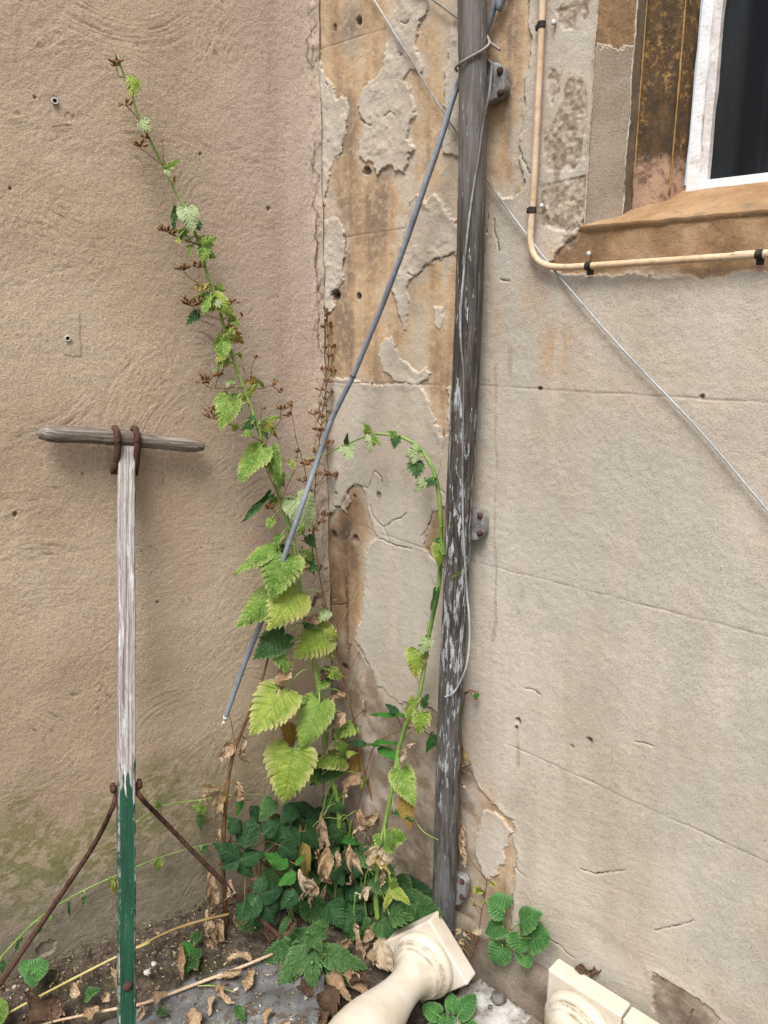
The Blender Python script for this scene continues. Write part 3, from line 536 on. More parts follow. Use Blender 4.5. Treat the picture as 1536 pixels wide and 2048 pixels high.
# ------------------------------------------------------------------ lead downpipe
g = G('weathered_lead'); st = g.tex(1, 4, .65, g.map((170, 170, 11))); st2 = g.tex(1, 5, .7, g.map((150, 150, 20), loc=(3, 1, 4))); z_ = g.sep()[2]
c_ = g.mix(g.rng(st, .36, .66), (.030, .026, .023), (.10, .088, .078)); top = g.rng(z_, 1.45, 1.65); bot = g.rng(z_, .75, .35)
c_ = g.mix(g.math('MULTIPLY', top, g.rng(st, .3, .65, .35, .8)), c_, (.16, .148, .135)); c_ = g.mix(g.math('MULTIPLY', bot, g.rng(g.tex(1, 4, .6, g.map((60, 60, 9))), .36, .6, .0, .6)), c_, (.135, .143, .152))
thr = g.math('ADD', st2, g.math('MULTIPLY', g.math('SUBTRACT', g.tex(5, 3), .5), .55)); thr = g.math('SUBTRACT', thr, g.math('MULTIPLY', top, .10))
mid_ = g.math('MULTIPLY', g.rng(z_, .55, .9), g.rng(z_, 1.95, 1.7)); fl = g.math('MULTIPLY', g.rng(g.math('ADD', thr, g.math('MULTIPLY', mid_, .022)), .575, .60), g.rng(z_, .12, .7, .35, 1.)); fl = g.math('MAXIMUM', fl, g.math('MULTIPLY', g.rng(g.tex(1, 3, .6, g.map((330, 330, 14), loc=(7, 7, 7))), .60, .66, 0, .6), g.rng(g.tex(1, 2, .5, g.map((30, 30, 4))), .42, .6))); c_ = g.mix(fl, c_, g.mix(g.rng(g.tex(60, 3), .4, .6), (.27, .285, .30), (.44, .455, .475)))
M_LEAD = g.out(c_, g.math('ADD', .55, g.math('MULTIPLY', fl, .2)), g.bump(g.math('ADD', g.math('MULTIPLY', st, .8), g.math('ADD', g.math('MULTIPLY', fl, .5), g.math('MULTIPLY', g.tex(25, 3), .7))), .7, .002), .35)
M_LEAD2 = mat_simple('grey_lead', (.13, .125, .12), (.27, .265, .26), 40, .6, 120, .6, .0025, .35, None, [((.42, .43, .44), 80, .56, .68, .8)])
M_RUST = mat_simple('brown_rust', (.040, .022, .016), (.095, .050, .033), 60, .85, 220, .7, .002, .2, None, [((.19, .085, .04), 90, .56, .7, .7)])
PP = [(944, -420), (945, -150), (944, 0), (946, 200), (943, 400), (938, 600), (929, 800), (918, 1000), (911, 1200), (900, 1400), (894, 1600), (888, 1790), (884, 1875)]
ppath = spline([onR(a, b_, .042) for a, b_ in PP], 16); rr = [.0245, .0246, .0245, .0243, .0245, .0252, .0258, .0252, .0256, .0250, .0258, .0262, .026]
pipe = thing('drainpipe', 'old grey lead drainpipe with flaking white paint down the stone wall', 'drainpipe', onR(884, 1875, .042))
mk('pipe', *tube(ppath, rr, 40, jit=.006), M_LEAD, pipe)
for poly, bolts in (([(968, 121), (985, 123), (992, 128), (1008, 130), (1012, 136), (1022, 143), (1021, 184), (1016, 192), (1009, 200), (1000, 204), (990, 210), (968, 214)], ((1001, 142), (1002, 186))),
                    ([(938, 1017), (955, 1017), (964, 1016), (972, 1024), (978, 1031), (978, 1062), (972, 1071), (964, 1077), (938, 1080)], ((961, 1031), (961, 1066))),
                    ([(905, 1740), (924, 1741), (935, 1746), (941, 1758), (940, 1788), (930, 1802), (905, 1803)], ((925, 1762), (925, 1793)))):
    br = bevel(mk('pipe_bracket', *prism([onR(*q, .003) for q in poly][::-1], NR, .019), M_LEAD2, pipe, smooth=False), .003, 2)
    for q in bolts:
        P = onR(*q, .021); mk('bolt', *lathe([(0, .0062), (.002, .0066), (.0045, .0052), (.006, .0025), (.0063, .0004)], P, NR, 14), M_RUST, br)

# ------------------------------------------------------------------ cables and wires
M_CREAM = mat_simple('cream_plastic', (.56, .40, .26), (.66, .52, .37), 6, .5, 60, .15, .001, .4, None, [((.50, .30, .17), 9, .5, .65, .6), ((.70, .62, .50), 5, .55, .7, .6)])
M_CBL = mat_simple('grey_blue_cable', (.165, .185, .215), (.24, .265, .30), 12, .6, 90, .2, .001, .3, None, [((.09, .115, .125), 4, .55, .7, .6)])
M_CLIP = mat_simple('black_clip', (.02, .018, .016), (.05, .042, .036), 60, .6, 200, .4)
M_WIRE = mat_simple('pale_wire', (.30, .33, .35), (.44, .47, .49), 8, .6, 90, .2, .001, .3, None, [((.13, .12, .11), 3.5, .46, .6, .9)])
M_WIRE2 = mat_simple('dull_wire', (.20, .18, .155), (.30, .28, .25), 9, .65, 90, .2, .001, .3)
M_FRAY = mat_simple('frayed_white', (.45, .44, .42), (.70, .69, .66), 60, .9)
cc = [(1088, -200), (1086, -60), (1083, 50), (1076, 200), (1069, 350), (1064.5, 420), (1061, 470), (1064, 500), (1076, 521), (1098, 532), (1130, 534.5), (1177, 532), (1300, 524), (1420, 516), (1536, 508), (1700, 498)]
cab = thing('cream_cable', 'cream cable clipped to the wall, bending under the window sill', 'cable', onR(1064, 420, .012))
cc3 = [onR(a, b_, .013) for a, b_ in cc]; CP = spline([cc3[0] + ZUP * 1.2] + cc3 + [cc3[-1] + DR * 1.6], 12); mk('cable_sheath', *tube(CP, .0056, 12, jit=.01), M_CREAM, cab)
for (a, b_, dx, dy, bx, by) in ((1083, 50, .05, -1, -1, -.1), (1064.5, 420, .05, -1, -1, 0), (1177, 532, 1, -.06, 0, -1), (1518, 509, 1, -.06, 0, -1)):
    P = onR(a, b_, .013); k_ = np.argmin(np.linalg.norm(CP - P, axis=1)); t = CP[k_ + 1] - CP[k_ - 1]; t /= np.linalg.norm(t); P = CP[k_]
    cb = MB(); cb.add(*tube([P - t * .005, P - t * .002, P + t * .002, P + t * .005], .0069, 14))
    side = np.cross(NR, t) * (1 if dx < .5 else -1); side = side if (dx < .5 and side @ DR < 0) or (dx > .5 and side[2] < 0) else -side
    cb.add(*box(P + side * .0095 - NR * .007, t, side, NR, .0045, .0045, .004)); cb.add(*lathe([(0, .0026), (.002, .002)], P + side * .0105 - NR * .003, NR, 8))
    bevel(cb.build('cable_clip', M_CLIP, cab, smooth=False), .001, 2)
for q in ((1113, 48), (1089, 413), (1183, 508)):   # old nails beside the cable
    tag(mk('wall_nail', *lathe([(0, .0018), (.008, .0018), (.009, .0042), (.011, .004), (.0115, .0015)], onR(*q, -.002), NR, 10), M_FER), 'small old nail sticking out of the flaking render beside the cream cable', 'nail', 'old nails beside the cream cable')
gc = thing('grey_cable', 'slack blue-grey cable hanging from behind the drainpipe to a cut end', 'cable', onR(915, 165, .03))
cpath = [onR(1040, -110, .012) + ZUP * .9 + DR * .35, onR(1040, -110, .012), onR(998, -20, .014), onR(975, 55, .012), onR(945, 110, .010), onR(915, 172, .022), onR(902, 208, .03), onR(880, 282, .04), onR(850, 370, .05), onR(820, 460, .055), onR(790, 543, .06), onR(760, 622, .062), onR(730, 694, .065), onR(706, 752, .07), onR(682, 800, .08), onR(660, 848, .09)]
cpath += [onL(632, 930, .135), onL(602, 1016, .155), onL(575, 1095, .15), onL(546, 1180, .13), onL(520, 1250, .11), onL(490, 1325, .09), onL(465, 1395, .075), onL(452, 1432, .068)]
CS = spline(cpath, 10); mk('cable_sheath', *tube(CS, .0057, 12, jit=.012), M_CBL, gc)
nk = onR(706, 752, .07); k_ = np.argmin(np.linalg.norm(CS - nk, axis=1)); mk('cable_joint', *tube(CS[k_ - 1:k_ + 2] * .35 + CS[k_] * .65, .0064, 12), mat_simple('dark_nick', (.05, .05, .055), (.09, .09, .1)), gc)
e0, d0 = CS[-1], CS[-1] - CS[-4]; d0 /= np.linalg.norm(d0); fb = MB(); fb.add(*tube([e0, e0 + d0 * .010], [.0062, .0042], 10))
for q in range(9):
    v = d0 * .014 + RNG.normal(size=3) * .0035; fb.add(*tube([e0 + d0 * .006, e0 + d0 * .008 + v * .6, e0 + d0 * .008 + v], [.0014, .0010, .0004], 5))
fb.build('frayed_end', M_FRAY, gc)
def wire(name, pts, r, m, label, cat='wire'): return tag(mk(name, *tube(spline(pts, 8), r, 7), m), label, cat)
wire('thin_wire', [onR(a, b_, .008) for a, b_ in ((690, -90), (748, 0), (780, 52), (850, 166), (912, 263), (975, 362), (1060, 478), (1130, 567), (1250, 704), (1400, 862), (1536, 1022), (1700, 1210))] + [onR(1700, 1210, .008) + (onR(1700, 1210, .008) - onR(1536, 1022, .008)) * 4], .0017, M_WIRE, 'thin wire running diagonally down across the stone wall behind the drainpipe')
wire('thin_wire', [onR(a, b_, .008) for a, b_ in ((800, -50), (868, 0), (912, 33), (960, 70), (1000, 100))], .0025, M_WIRE2, 'short dark wire slanting into the top of the drainpipe from above')
def front(px, py, ex=.003):
    P = onR(px, py, .042); k_ = np.argmin(np.abs(ppath[:, 2] - P[2])); c0 = ppath[k_]; r = ray(px, py); r /= np.linalg.norm(r)
    d = c0 - CAM; q = np.array([r[0], r[1], 0]); qn = np.linalg.norm(q); q /= qn; dd = np.array([d[0], d[1], 0]); tt = dd @ q; off = np.linalg.norm(dd - tt * q); R_ = .0255 + ex
    t = tt - math.sqrt(max(R_ * R_ - off * off, 1e-7)); return CAM + r * (t / qn)
wire('thin_wire', [onR(966, 60, .02), onR(979, 84, .035), front(968, 98), front(952, 108), front(936, 117), front(920, 127), onR(911, 136, .036), onR(914, 142, .02)], .0024, M_WIRE2, 'dull wire looped once around the drainpipe near its top')
wire('thin_wire', [onR(972, 120, .024), onR(981, 124, .027), onR(983, 140, .028), onR(978, 190, .052)] + [front(a, b_) for a, b_ in ((966, 250), (958, 310), (948, 370), (938, 440), (928, 540), (921, 630), (922, 690), (927, 750), (926, 850), (925, 950), (926, 1050), (930, 1130), (934, 1190))] + [onR(938, 1230, .052), onR(939, 1280, .055), onR(932, 1335, .062)] + [front(916, 1372, .006), front(904, 1388, .006), front(890, 1394, .004)], .0021, M_WIRE, 'pale thin wire running down the face of the drainpipe, curling at its end')

# ------------------------------------------------------------------ the T-handled tool
g = G('silvered_wood'); z_ = g.sep()[2]; gv = g.comb(g.attr('lb'), g.attr('lc'), g.attr('la')); st = g.tex(1, 4, .65, g.map((260, 260, 3.2), gv)); cr_ = g.tex(1, 2, .6, g.map((300, 300, 9), gv, loc=(4, 4, 1)))
wd = g.ramp(st, (.34, (.09, .072, .062)), (.44, (.25, .222, .205)), (.53, (.39, .37, .355)), (.68, (.52, .51, .505)))
wd = g.mix(g.rng(cr_, .62, .70, 0, .8), wd, (.13, .105, .09)); wd = g.mix(g.math('MULTIPLY', g.rng(g.tex(1, 5, .75, g.map((170, 170, 38), gv)), .5, .64), .6), wd, (.20, .165, .145)); wd = g.mix(g.rng(g.tex(1, 4, .7, g.map((120, 120, 14), gv, loc=(9, 9, 9))), .54, .66, 0, .7), wd, (.66, .66, .67))
grn = g.ramp(g.tex(1, 4, .6, g.map((60, 60, 6), gv)), (.3, (.009, .045, .026)), (.6, (.016, .076, .042)), (.75, (.06, .125, .082)))
wear = g.math('ADD', g.math('MULTIPLY', g.math('SUBTRACT', g.tex(1, 4, .65, g.map((150, 150, 18), gv)), .5), .46), z_)
POSTZ = g.n('Value'); POSTZ.outputs[0].default_value = .5
gm_ = g.rng(wear, g.math('ADD', POSTZ.outputs[0], .004), g.math('SUBTRACT', POSTZ.outputs[0], .004))
chip = g.rng(g.tex(1, 4, .7, g.map((190, 190, 30), gv, loc=(2, 2, 2))), .66, .70); gm_ = g.math('MULTIPLY', gm_, g.math('SUBTRACT', 1., chip))
gm_ = g.math('MULTIPLY', gm_, g.math('SUBTRACT', 1., g.math('MULTIPLY', g.attr('edge'), g.rng(g.tex(45, 4, .7), .42, .62, .0, .85))))
M_POST = g.out(g.mix(gm_, wd, grn), g.math('SUBTRACT', .85, g.math('MULTIPLY', gm_, .3)), g.bump(g.math('ADD', st, g.math('MULTIPLY', gm_, .25)), .8, .0018), .3)
g = G('worn_handle_wood'); gv = g.comb(g.attr('lb'), g.attr('lc'), g.attr('la')); st = g.tex(1, 5, .7, g.map((230, 230, 7), gv)); hd = g.ramp(st, (.32, (.05, .038, .03)), (.48, (.155, .125, .10)), (.62, (.30, .265, .235)))
hd = g.mix(g.rng(g.tex(12, 4, .6), .45, .65, 0, .7), hd, (.10, .072, .052)); M_HND = g.out(hd, .75, g.bump(st, .7, .0015), .3)
Pt = onL(252, 893, .030); Pb = onL(253, 2190, .36); tool = thing('wooden_handle', 'weathered wooden T-handle with a green painted lower shaft and rusty rods', 'tool', Pb)
POSTZ.outputs[0].default_value = (Pt + (Pb - Pt) * 0)[2]
def on_post(py, t0=0., t1=1.):
    for _ in range(40):
        tm = (t0 + t1) / 2; Q = Pt + (Pb - Pt) * tm; d = Q - CAM; yy = 1024 - F * (d[1] * sp + d[2] * cp) / depth(Q)
        if yy < py: t0 = tm
        else: t1 = tm
    return Q
POSTZ.outputs[0].default_value = on_post(1566)[2] - Pb[2]
ax = (Pb - Pt) / np.linalg.norm(Pb - Pt); sd_ = DL - ax * (DL @ ax); sd_ /= np.linalg.norm(sd_); fr = np.cross(ax, sd_); fr *= 1 if fr @ NL > 0 else -1
n = 90; V = []; ed = []; la = []; lb = []; lc_ = []; hw = 16.3
for i in range(n):
    t = i / (n - 1); Q = Pt + (Pb - Pt) * t; mp = m_per_px(Pt); h0 = hw * mp * (1 - .06 * math.exp(-t * 60)); h1 = .0115
    rgx = np.random.default_rng(i)
    for k_ in range(12):
        sx, sy = [(-1, -.8), (-.90, -1), (-.76, -1), (.76, -1), (.90, -1), (1, -.8), (1, .8), (.90, 1), (.76, 1), (-.76, 1), (-.90, 1), (-1, .8)][k_]
        V.append(Q + sd_ * (h0 * sx + rgx.normal() * .0002 + .0006 * math.sin(t * 30)) + fr * (h1 * sy) * 1.0); la.append(t * np.linalg.norm(Pb - Pt)); lb.append(h0 * sx); lc_.append(h1 * sy); ed.append(1. if k_ in (0, 1, 4, 5, 6, 7, 10, 11) else 0.)
b = MB(); b.add(V, [(i * 12 + j, i * 12 + (j + 1) % 12, (i + 1) * 12 + (j + 1) % 12, (i + 1) * 12 + j) for i in range(n - 1) for j in range(12)] + [tuple(range(11, -1, -1)), tuple((n - 1) * 12 + j for j in range(12))], edge=ed, la=la, lb=lb, lc=lc_)
b.build('shaft', M_POST, tool)
a0, a1 = onL(77, 868, .030), onL(407, 889, .028); AX = spline([a0 * (1 - t) + a1 * t + np.array([0, 0, .004 * math.sin(t * 5)]) for t in np.linspace(0, 1, 9)], 10)
rp = [.0085, .0150, .0172, .0176, .0172, .0168, .0164, .0168, .0170, .0164, .0160, .0158, .0153, .0148, .0142, .0137, .0142, .0142, .0142, .0136, .0085]
V, Fc = tube(AX, rp, 28, jit=.012, seed=4); VA = np.array(V) - a0; bx0 = (a1 - a0) / np.linalg.norm(a1 - a0); up0 = np.cross(bx0, NL); mk('crossbar', V, Fc, M_HND, tool, attrs=dict(la=VA @ bx0, lb=VA @ NL, lc=VA @ up0))
bx = (a1 - a0) / np.linalg.norm(a1 - a0)
for (px, pb) in ((232, 940), (271, 942)):
    c0 = onL(px, 877, .030); up = np.array([0, 0, 1.]); R_ = .0205; pts = []
    for t in np.linspace(math.radians(-150), math.radians(30), 15): pts.append(c0 - NL * R_ * math.sin(t) * -1 * 0 + NL * R_ * math.cos(t + math.pi / 2) * -1 + up * R_ * math.sin(t + math.pi / 2))
    arc = [c0 + NL * R_ * math.cos(t) + up * R_ * math.sin(t) for t in np.linspace(math.radians(200), math.radians(-18), 16)]
    dn = onL(px - 1, pb, .036); arc += [arc[-1] * .5 + dn * .5 + NL * .002, dn]
    hp = tool and MB(); hp.add(*tube(spline(arc, 4), [.0062, .0066, .0068, .0066, .0070, .0072], 10, jit=.03, seed=px)); hp.add(*box(dn + up * .004 + bx * (-.003 if px < 250 else 0), bx, NL, up, .0065 if px < 250 else .005, .004, .013))
    hp.build('iron_hoop', M_RUST, tool)
def rod(p0, pts, seed):
    return mk('iron_rod', *tube(spline([p0] + pts, 8), [.0046, .0048, .0050, .0052, .0054], 10, jit=.03, seed=seed), M_RUST, tool)
m0 = on_post(1572); rl = m0 - sd_ * .0205; rr_ = m0 + sd_ * .0205
def offpost(px, py): Q = on_post(py); return (Q - C) @ NL
rod(rl + ax * -.004, [rl + ax * .018, onL(222, 1622, offpost(0, 1622)), onL(184, 1696, .165), onL(100, 1822, .15), onL(4, 1962, .14), onL(-70, 2068, .13)], 1)
rod(rr_ + ax * -.004, [rr_ + ax * .012, onL(286, 1600, offpost(0, 1600)), onL(330, 1645, .17), onL(420, 1738, .175), onL(510, 1828, .18), onG(594, 1903, .022)], 2)
for s_, P in ((-1, rl), (1, rr_)):
    mk('rod_bolt', *lathe([(0, .0098), (.003, .0105), (.007, .0095), (.009, .006), (.0095, .001)], P + sd_ * s_ * .001, sd_ * s_, 6 if s_ > 0 else 14), M_RUST, tool)
P = on_post(1966); fr_ = fr; mk('rivet', *lathe([(0, .0092), (.002, .0094), (.005, .0070), (.0065, .003), (.0068, .0004)], P + fr_ * .0113, fr_, 18), M_RUST, tool)

# ------------------------------------------------------------------ carved balusters
g = G('honey_limestone'); lc = g.ramp(g.tex(9, 4, .6), (.35, (.50, .435, .345)), (.5, (.57, .51, .425)), (.65, (.62, .575, .50)))
lc = g.mix(g.rng(g.tex(30, 4, .7), .62, .74, 0, .35), lc, (.42, .32, .22)); sp_ = g.math('MULTIPLY', g.rng(g.vor(90), .09, .05), g.rng(g.sep(g.vor(90, out='Color'))[0], .86, .88)); lc = g.mix(g.math('MULTIPLY', sp_, .7), lc, (.14, .11, .08))
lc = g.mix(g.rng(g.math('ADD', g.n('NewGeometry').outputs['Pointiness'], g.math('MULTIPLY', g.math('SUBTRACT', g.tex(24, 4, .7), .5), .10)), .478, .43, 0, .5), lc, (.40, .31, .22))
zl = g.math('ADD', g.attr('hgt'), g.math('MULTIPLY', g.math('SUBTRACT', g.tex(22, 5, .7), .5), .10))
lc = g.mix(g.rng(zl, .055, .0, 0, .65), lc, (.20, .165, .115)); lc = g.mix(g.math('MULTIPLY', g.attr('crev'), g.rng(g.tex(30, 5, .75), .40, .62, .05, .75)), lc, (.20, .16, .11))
lc = g.mix(g.rng(g.tex(7, 5, .7), .56, .72, 0, .4), lc, (.40, .37, .31)); pt_ = g.math('MULTIPLY', g.rng(g.vor(160), .16, .08), g.rng(g.sep(g.vor(160, out='Color'))[1], .80, .82)); lc = g.mix(g.math('MULTIPLY', pt_, .6), lc, (.22, .17, .12))
M_LIME = g.out(lc, .85, g.bump(g.math('ADD', g.tex(260, 3, .7), g.math('MULTIPLY', g.tex(40, 3), .8)), .35, .0012), .2)
def baluster(name, label, centre, axis, roll, s=.0726, th=.042, L=.6):
    """centre: middle of the square plinth's outer face; axis points from it along the shaft"""
    axis = np.asarray(axis, float); axis /= np.linalg.norm(axis)
    b0 = np.cross(-axis, ZUP); b0 /= np.linalg.norm(b0); c0 = np.cross(b0, -axis); e1 = math.cos(roll) * b0 + math.sin(roll) * c0; e2 = -math.sin(roll) * b0 + math.cos(roll) * c0
    t = thing(name, label, 'baluster', centre + axis * L * .5, 'carved stone balusters lying on the ground')
    sq = [(-1, -1), (1, -1), (1, 1), (-1, 1)]; V = []
    for (d, k_) in ((0, .985), (.004, 1.), (th - .003, 1.), (th, .985)): V += [centre + axis * d + s * k_ * (e1 * x_ + e2 * y_) for x_, y_ in sq]
    Fc = [(i * 4 + j, i * 4 + (j + 1) % 4, (i + 1) * 4 + (j + 1) % 4, (i + 1) * 4 + j) for i in range(3) for j in range(4)] + [(3, 2, 1, 0), (12, 13, 14, 15)]
    bevel(mk('plinth_block', V, Fc, M_LIME, t, smooth=False, attrs=dict(crev=[0.] * 16, hgt=[v[2] for v in V])), .0035, 3)
    R = [(th - .012, .064), (th + .001, .0665), (th + .004, .069), (th + .010, .0705), (th + .017, .0695), (th + .023, .066), (th + .026, .0635), (th + .0265, .0605), (th + .031, .0602), (th + .0315, .058), (th + .036, .0575), (th + .040, .055), (th + .0405, .052), (th + .046, .046), (th + .054, .0415), (th + .064, .0385), (th + .078, .0365), (th + .095, .0365), (th + .115, .0385), (th + .14, .043), (th + .17, .050), (th + .20, .057), (th + .23, .0615), (th + .26, .063), (th + .29, .061), (th + .33, .053), (th + .38, .042), (th + .44, .034), (th + .48, .033), (th + .482, .046), (th + .50, .050), (th + .512, .046)]
    Rx = np.array(R); xq = np.unique(np.concatenate([np.linspace(Rx[0, 0], Rx[-1, 0], 260), Rx[:, 0]])); Rr = np.interp(xq, Rx[:, 0], Rx[:, 1]); LV, LF = lathe(list(zip(xq, Rr)), centre, axis, 72)
    cv = np.clip(np.maximum.reduce([np.exp(-((xq - q - th) / .0022) ** 2) for q in (.002, .0262, .0314, .0402)] + [.5 * np.exp(-((xq - th - .055) / .01) ** 2)]), 0, 1)
    ts = mk('turned_shaft', LV, LF, M_LIME, t, attrs=dict(crev=np.repeat(cv, 72), hgt=np.array(LV)[:, 2])); es = ts.modifiers.new('crease', 'EDGE_SPLIT'); es.split_angle = math.radians(38)
    V = []
    for d in (th + .508, th + .55): V += [centre + axis * d + s * .9 * (e1 * x_ + e2 * y_) for x_, y_ in sq]
    bevel(mk('cap_block', V, [(0, 1, 2, 3), (7, 6, 5, 4)] + [(j, 4 + j, 4 + (j + 1) % 4, (j + 1) % 4) for j in range(4)], M_LIME, t, smooth=False, attrs=dict(crev=[0.] * 8, hgt=[v[2] for v in V])), .003, 2)
    return t
baluster('stone_baluster', 'cream carved baluster lying on one corner in front of the drainpipe foot', np.array([.1115, 1.4096, .1018]), -np.array([.5426, .8348, -.0934]), -.807)
tl = hit(1117, 1914, NR, NR @ C + .032); s2 = .077
c2 = tl + DR * s2 - ZUP * s2
baluster('stone_baluster', 'cream carved baluster with its square end against the wall right of the paving stone', c2, NR, 0, s2, .040)
baluster('stone_baluster', 'cream carved baluster whose square end only just shows beyond its neighbour', c2 + DR * (2 * s2 + .003) - ZUP * .004, NR, 0, s2, .040)
zb = c2[2] - s2
if zb > .012:
    q0 = c2 + DR * .08 + NR * .06; slabV, slabF = box(np.array([q0[0], q0[1], (zb - .02) / 2 - .004]), DR, NR, ZUP, .20, .045, (zb + .02) / 2 - .004)
    tag(bevel(mk('bearer_stone', slabV, slabF, M_CEM, smooth=False), .004, 2), 'low grey stone bearer under the square ends of the two balusters by the wall', 'stone')

# ------------------------------------------------------------------ leaves
def leaf_mat(name, c0, c1, edge, ea, vein, va, speck, sa, back, tr=.28, rough=.55, bs=1.05):
    g = G(name); oi = g.n('ObjectInfo').outputs['Random']; sc = g.tex(38, 4, .6); A = g.attr
    f = g.rng(g.math('ADD', sc, g.math('MULTIPLY', g.math('SUBTRACT', oi, .5), .35)), .3, .7); c = g.mix(f, c0, c1)
    spk = g.rng(g.tex(430, 3, .7), .47, .60); c = g.mix(g.math('MULTIPLY', g.math('MULTIPLY', spk, sa), g.rng(g.tex(60, 3), .35, .6, .25, 1.)), c, speck)
    c = g.mix(g.math('MULTIPLY', g.rng(g.math('ADD', A('edge'), g.math('MULTIPLY', g.math('SUBTRACT', g.tex(90, 3), .5), .5)), .62, 1.02), ea), c, edge)
    vv = A('vein'); c = g.mix(g.math('MULTIPLY', g.rng(vv, .62, .98), va), c, vein)
    bf = g.n('NewGeometry').outputs['Backfacing']; c = g.mix(g.math('MULTIPLY', bf, .85), c, g.mix(g.rng(vv, .7, .98), back, tuple(min(1, q * 1.25) for q in back)))
    net = g.rng(g.vor(250, g.vm('ADD', g.co, g.vm('MULTIPLY', g.n('TexNoise').outputs['Color'], (.004, .004, .004))), 'DISTANCE_TO_EDGE'), .16, .02)
    c = g.mix(g.math('MULTIPLY', net, va * .55), c, vein)
    h = g.math('ADD', g.math('MULTIPLY', vv, -1.), g.math('MULTIPLY', net, -.8)); h = g.math('ADD', h, g.math('MULTIPLY', g.tex(330, 2, .7), .4))
    return g.out(c, rough, g.bump(h, bs, .0016), .35, tr)
LM = dict(
 n=leaf_mat('fresh_green_leaf', (.10, .235, .022), (.245, .405, .062), (.50, .56, .19), .75, (.06, .16, .03), .42, (.48, .58, .20), .85, (.34, .46, .20)),
 y=leaf_mat('yellowing_leaf', (.20, .34, .03), (.42, .50, .075), (.66, .62, .27), .8, (.15, .24, .04), .5, (.52, .58, .20), .7, (.42, .50, .20)),
 p=leaf_mat('pale_underside_leaf', (.34, .46, .19), (.42, .52, .25), (.52, .58, .32), .5, (.56, .64, .38), .7, (.46, .56, .30), .3, (.34, .44, .2)),
 d=leaf_mat('deep_green_leaf', (.030, .100, .022), (.075, .185, .045), (.20, .32, .12), .55, (.018, .06, .016), .6, (.17, .30, .12), .5, (.08, .16, .06), .2),
 b=leaf_mat('bramble_leaf', (.011, .050, .015), (.026, .088, .022), (.03, .10, .04), .3, (.055, .13, .05), .8, (.07, .15, .07), .22, (.12, .20, .12), .14, .45, .95),
 g=leaf_mat('glossy_green_leaf', (.036, .175, .020), (.065, .25, .035), (.08, .24, .04), .4, (.11, .29, .07), .7, (.12, .30, .07), .2, (.12, .26, .08), .25, .45),
 r=leaf_mat('round_green_leaf', (.045, .175, .038), (.085, .26, .055), (.22, .38, .16), .6, (.15, .32, .11), .5, (.22, .40, .17), .35, (.16, .3, .12), .25),
 x=leaf_mat('dead_tan_leaf', (.40, .27, .155), (.66, .50, .33), (.66, .50, .33), .5, (.22, .125, .06), .5, (.22, .13, .07), .35, (.50, .36, .23), .15, .8, .8),
 z=leaf_mat('withered_yellow_leaf', (.42, .33, .085), (.56, .44, .16), (.46, .28, .09), .8, (.30, .26, .06), .5, (.50, .40, .16), .4, (.46, .38, .15), .3, .65),
 o=leaf_mat('browning_leaf', (.30, .29, .045), (.40, .25, .06), (.50, .26, .075), .9, (.22, .14, .04), .5, (.44, .40, .10), .4, (.38, .30, .10), .35, .6),
 k=leaf_mat('dark_dead_leaf', (.085, .048, .028), (.19, .11, .062), (.25, .16, .09), .4, (.06, .035, .02), .5, (.07, .04, .025), .35, (.17, .11, .07), .08, .85, .8),
 w=leaf_mat('bleached_dead_leaf', (.56, .43, .28), (.68, .57, .42), (.60, .46, .30), .5, (.40, .28, .17), .5, (.40, .27, .16), .25, (.58, .47, .34), .2, .8, .8))
OUT = dict(
 nettle=([(0, .02), (-.05, .10), (-.10, .22), (-.09, .34), (-.02, .44), (.10, .495), (.24, .49), (.38, .435), (.52, .36), (.66, .265), (.78, .18), (.89, .085), (1, 0)], 14, .039),
 bramble=([(0, .01), (0, .10), (.05, .24), (.14, .38), (.24, .45), (.36, .46), (.48, .415), (.60, .325), (.71, .225), (.82, .125), (.92, .05), (1, 0)], 18, .026),
 round=([(0, .02), (-.09, .14), (-.14, .28), (-.10, .41), (.03, .50), (.2, .54), (.38, .52), (.56, .46), (.72, .36), (.86, .21), (.96, .08), (1, 0)], 11, .035),
 dry=([(0, .02), (.05, .11), (.14, .27), (.28, .44), (.42, .50), (.56, .44), (.70, .32), (.84, .17), (.94, .06), (1, 0)], 8, .07),
 small=([(0, .02), (-.06, .14), (-.08, .30), (.02, .44), (.18, .50), (.34, .46), (.50, .37), (.66, .26), (.82, .14), (.93, .05), (1, 0)], 7, .10),
 lance=([(0, .01), (.03, .12), (.12, .30), (.25, .45), (.38, .5), (.52, .46), (.68, .34), (.83, .18), (1, 0)], 12, .02))
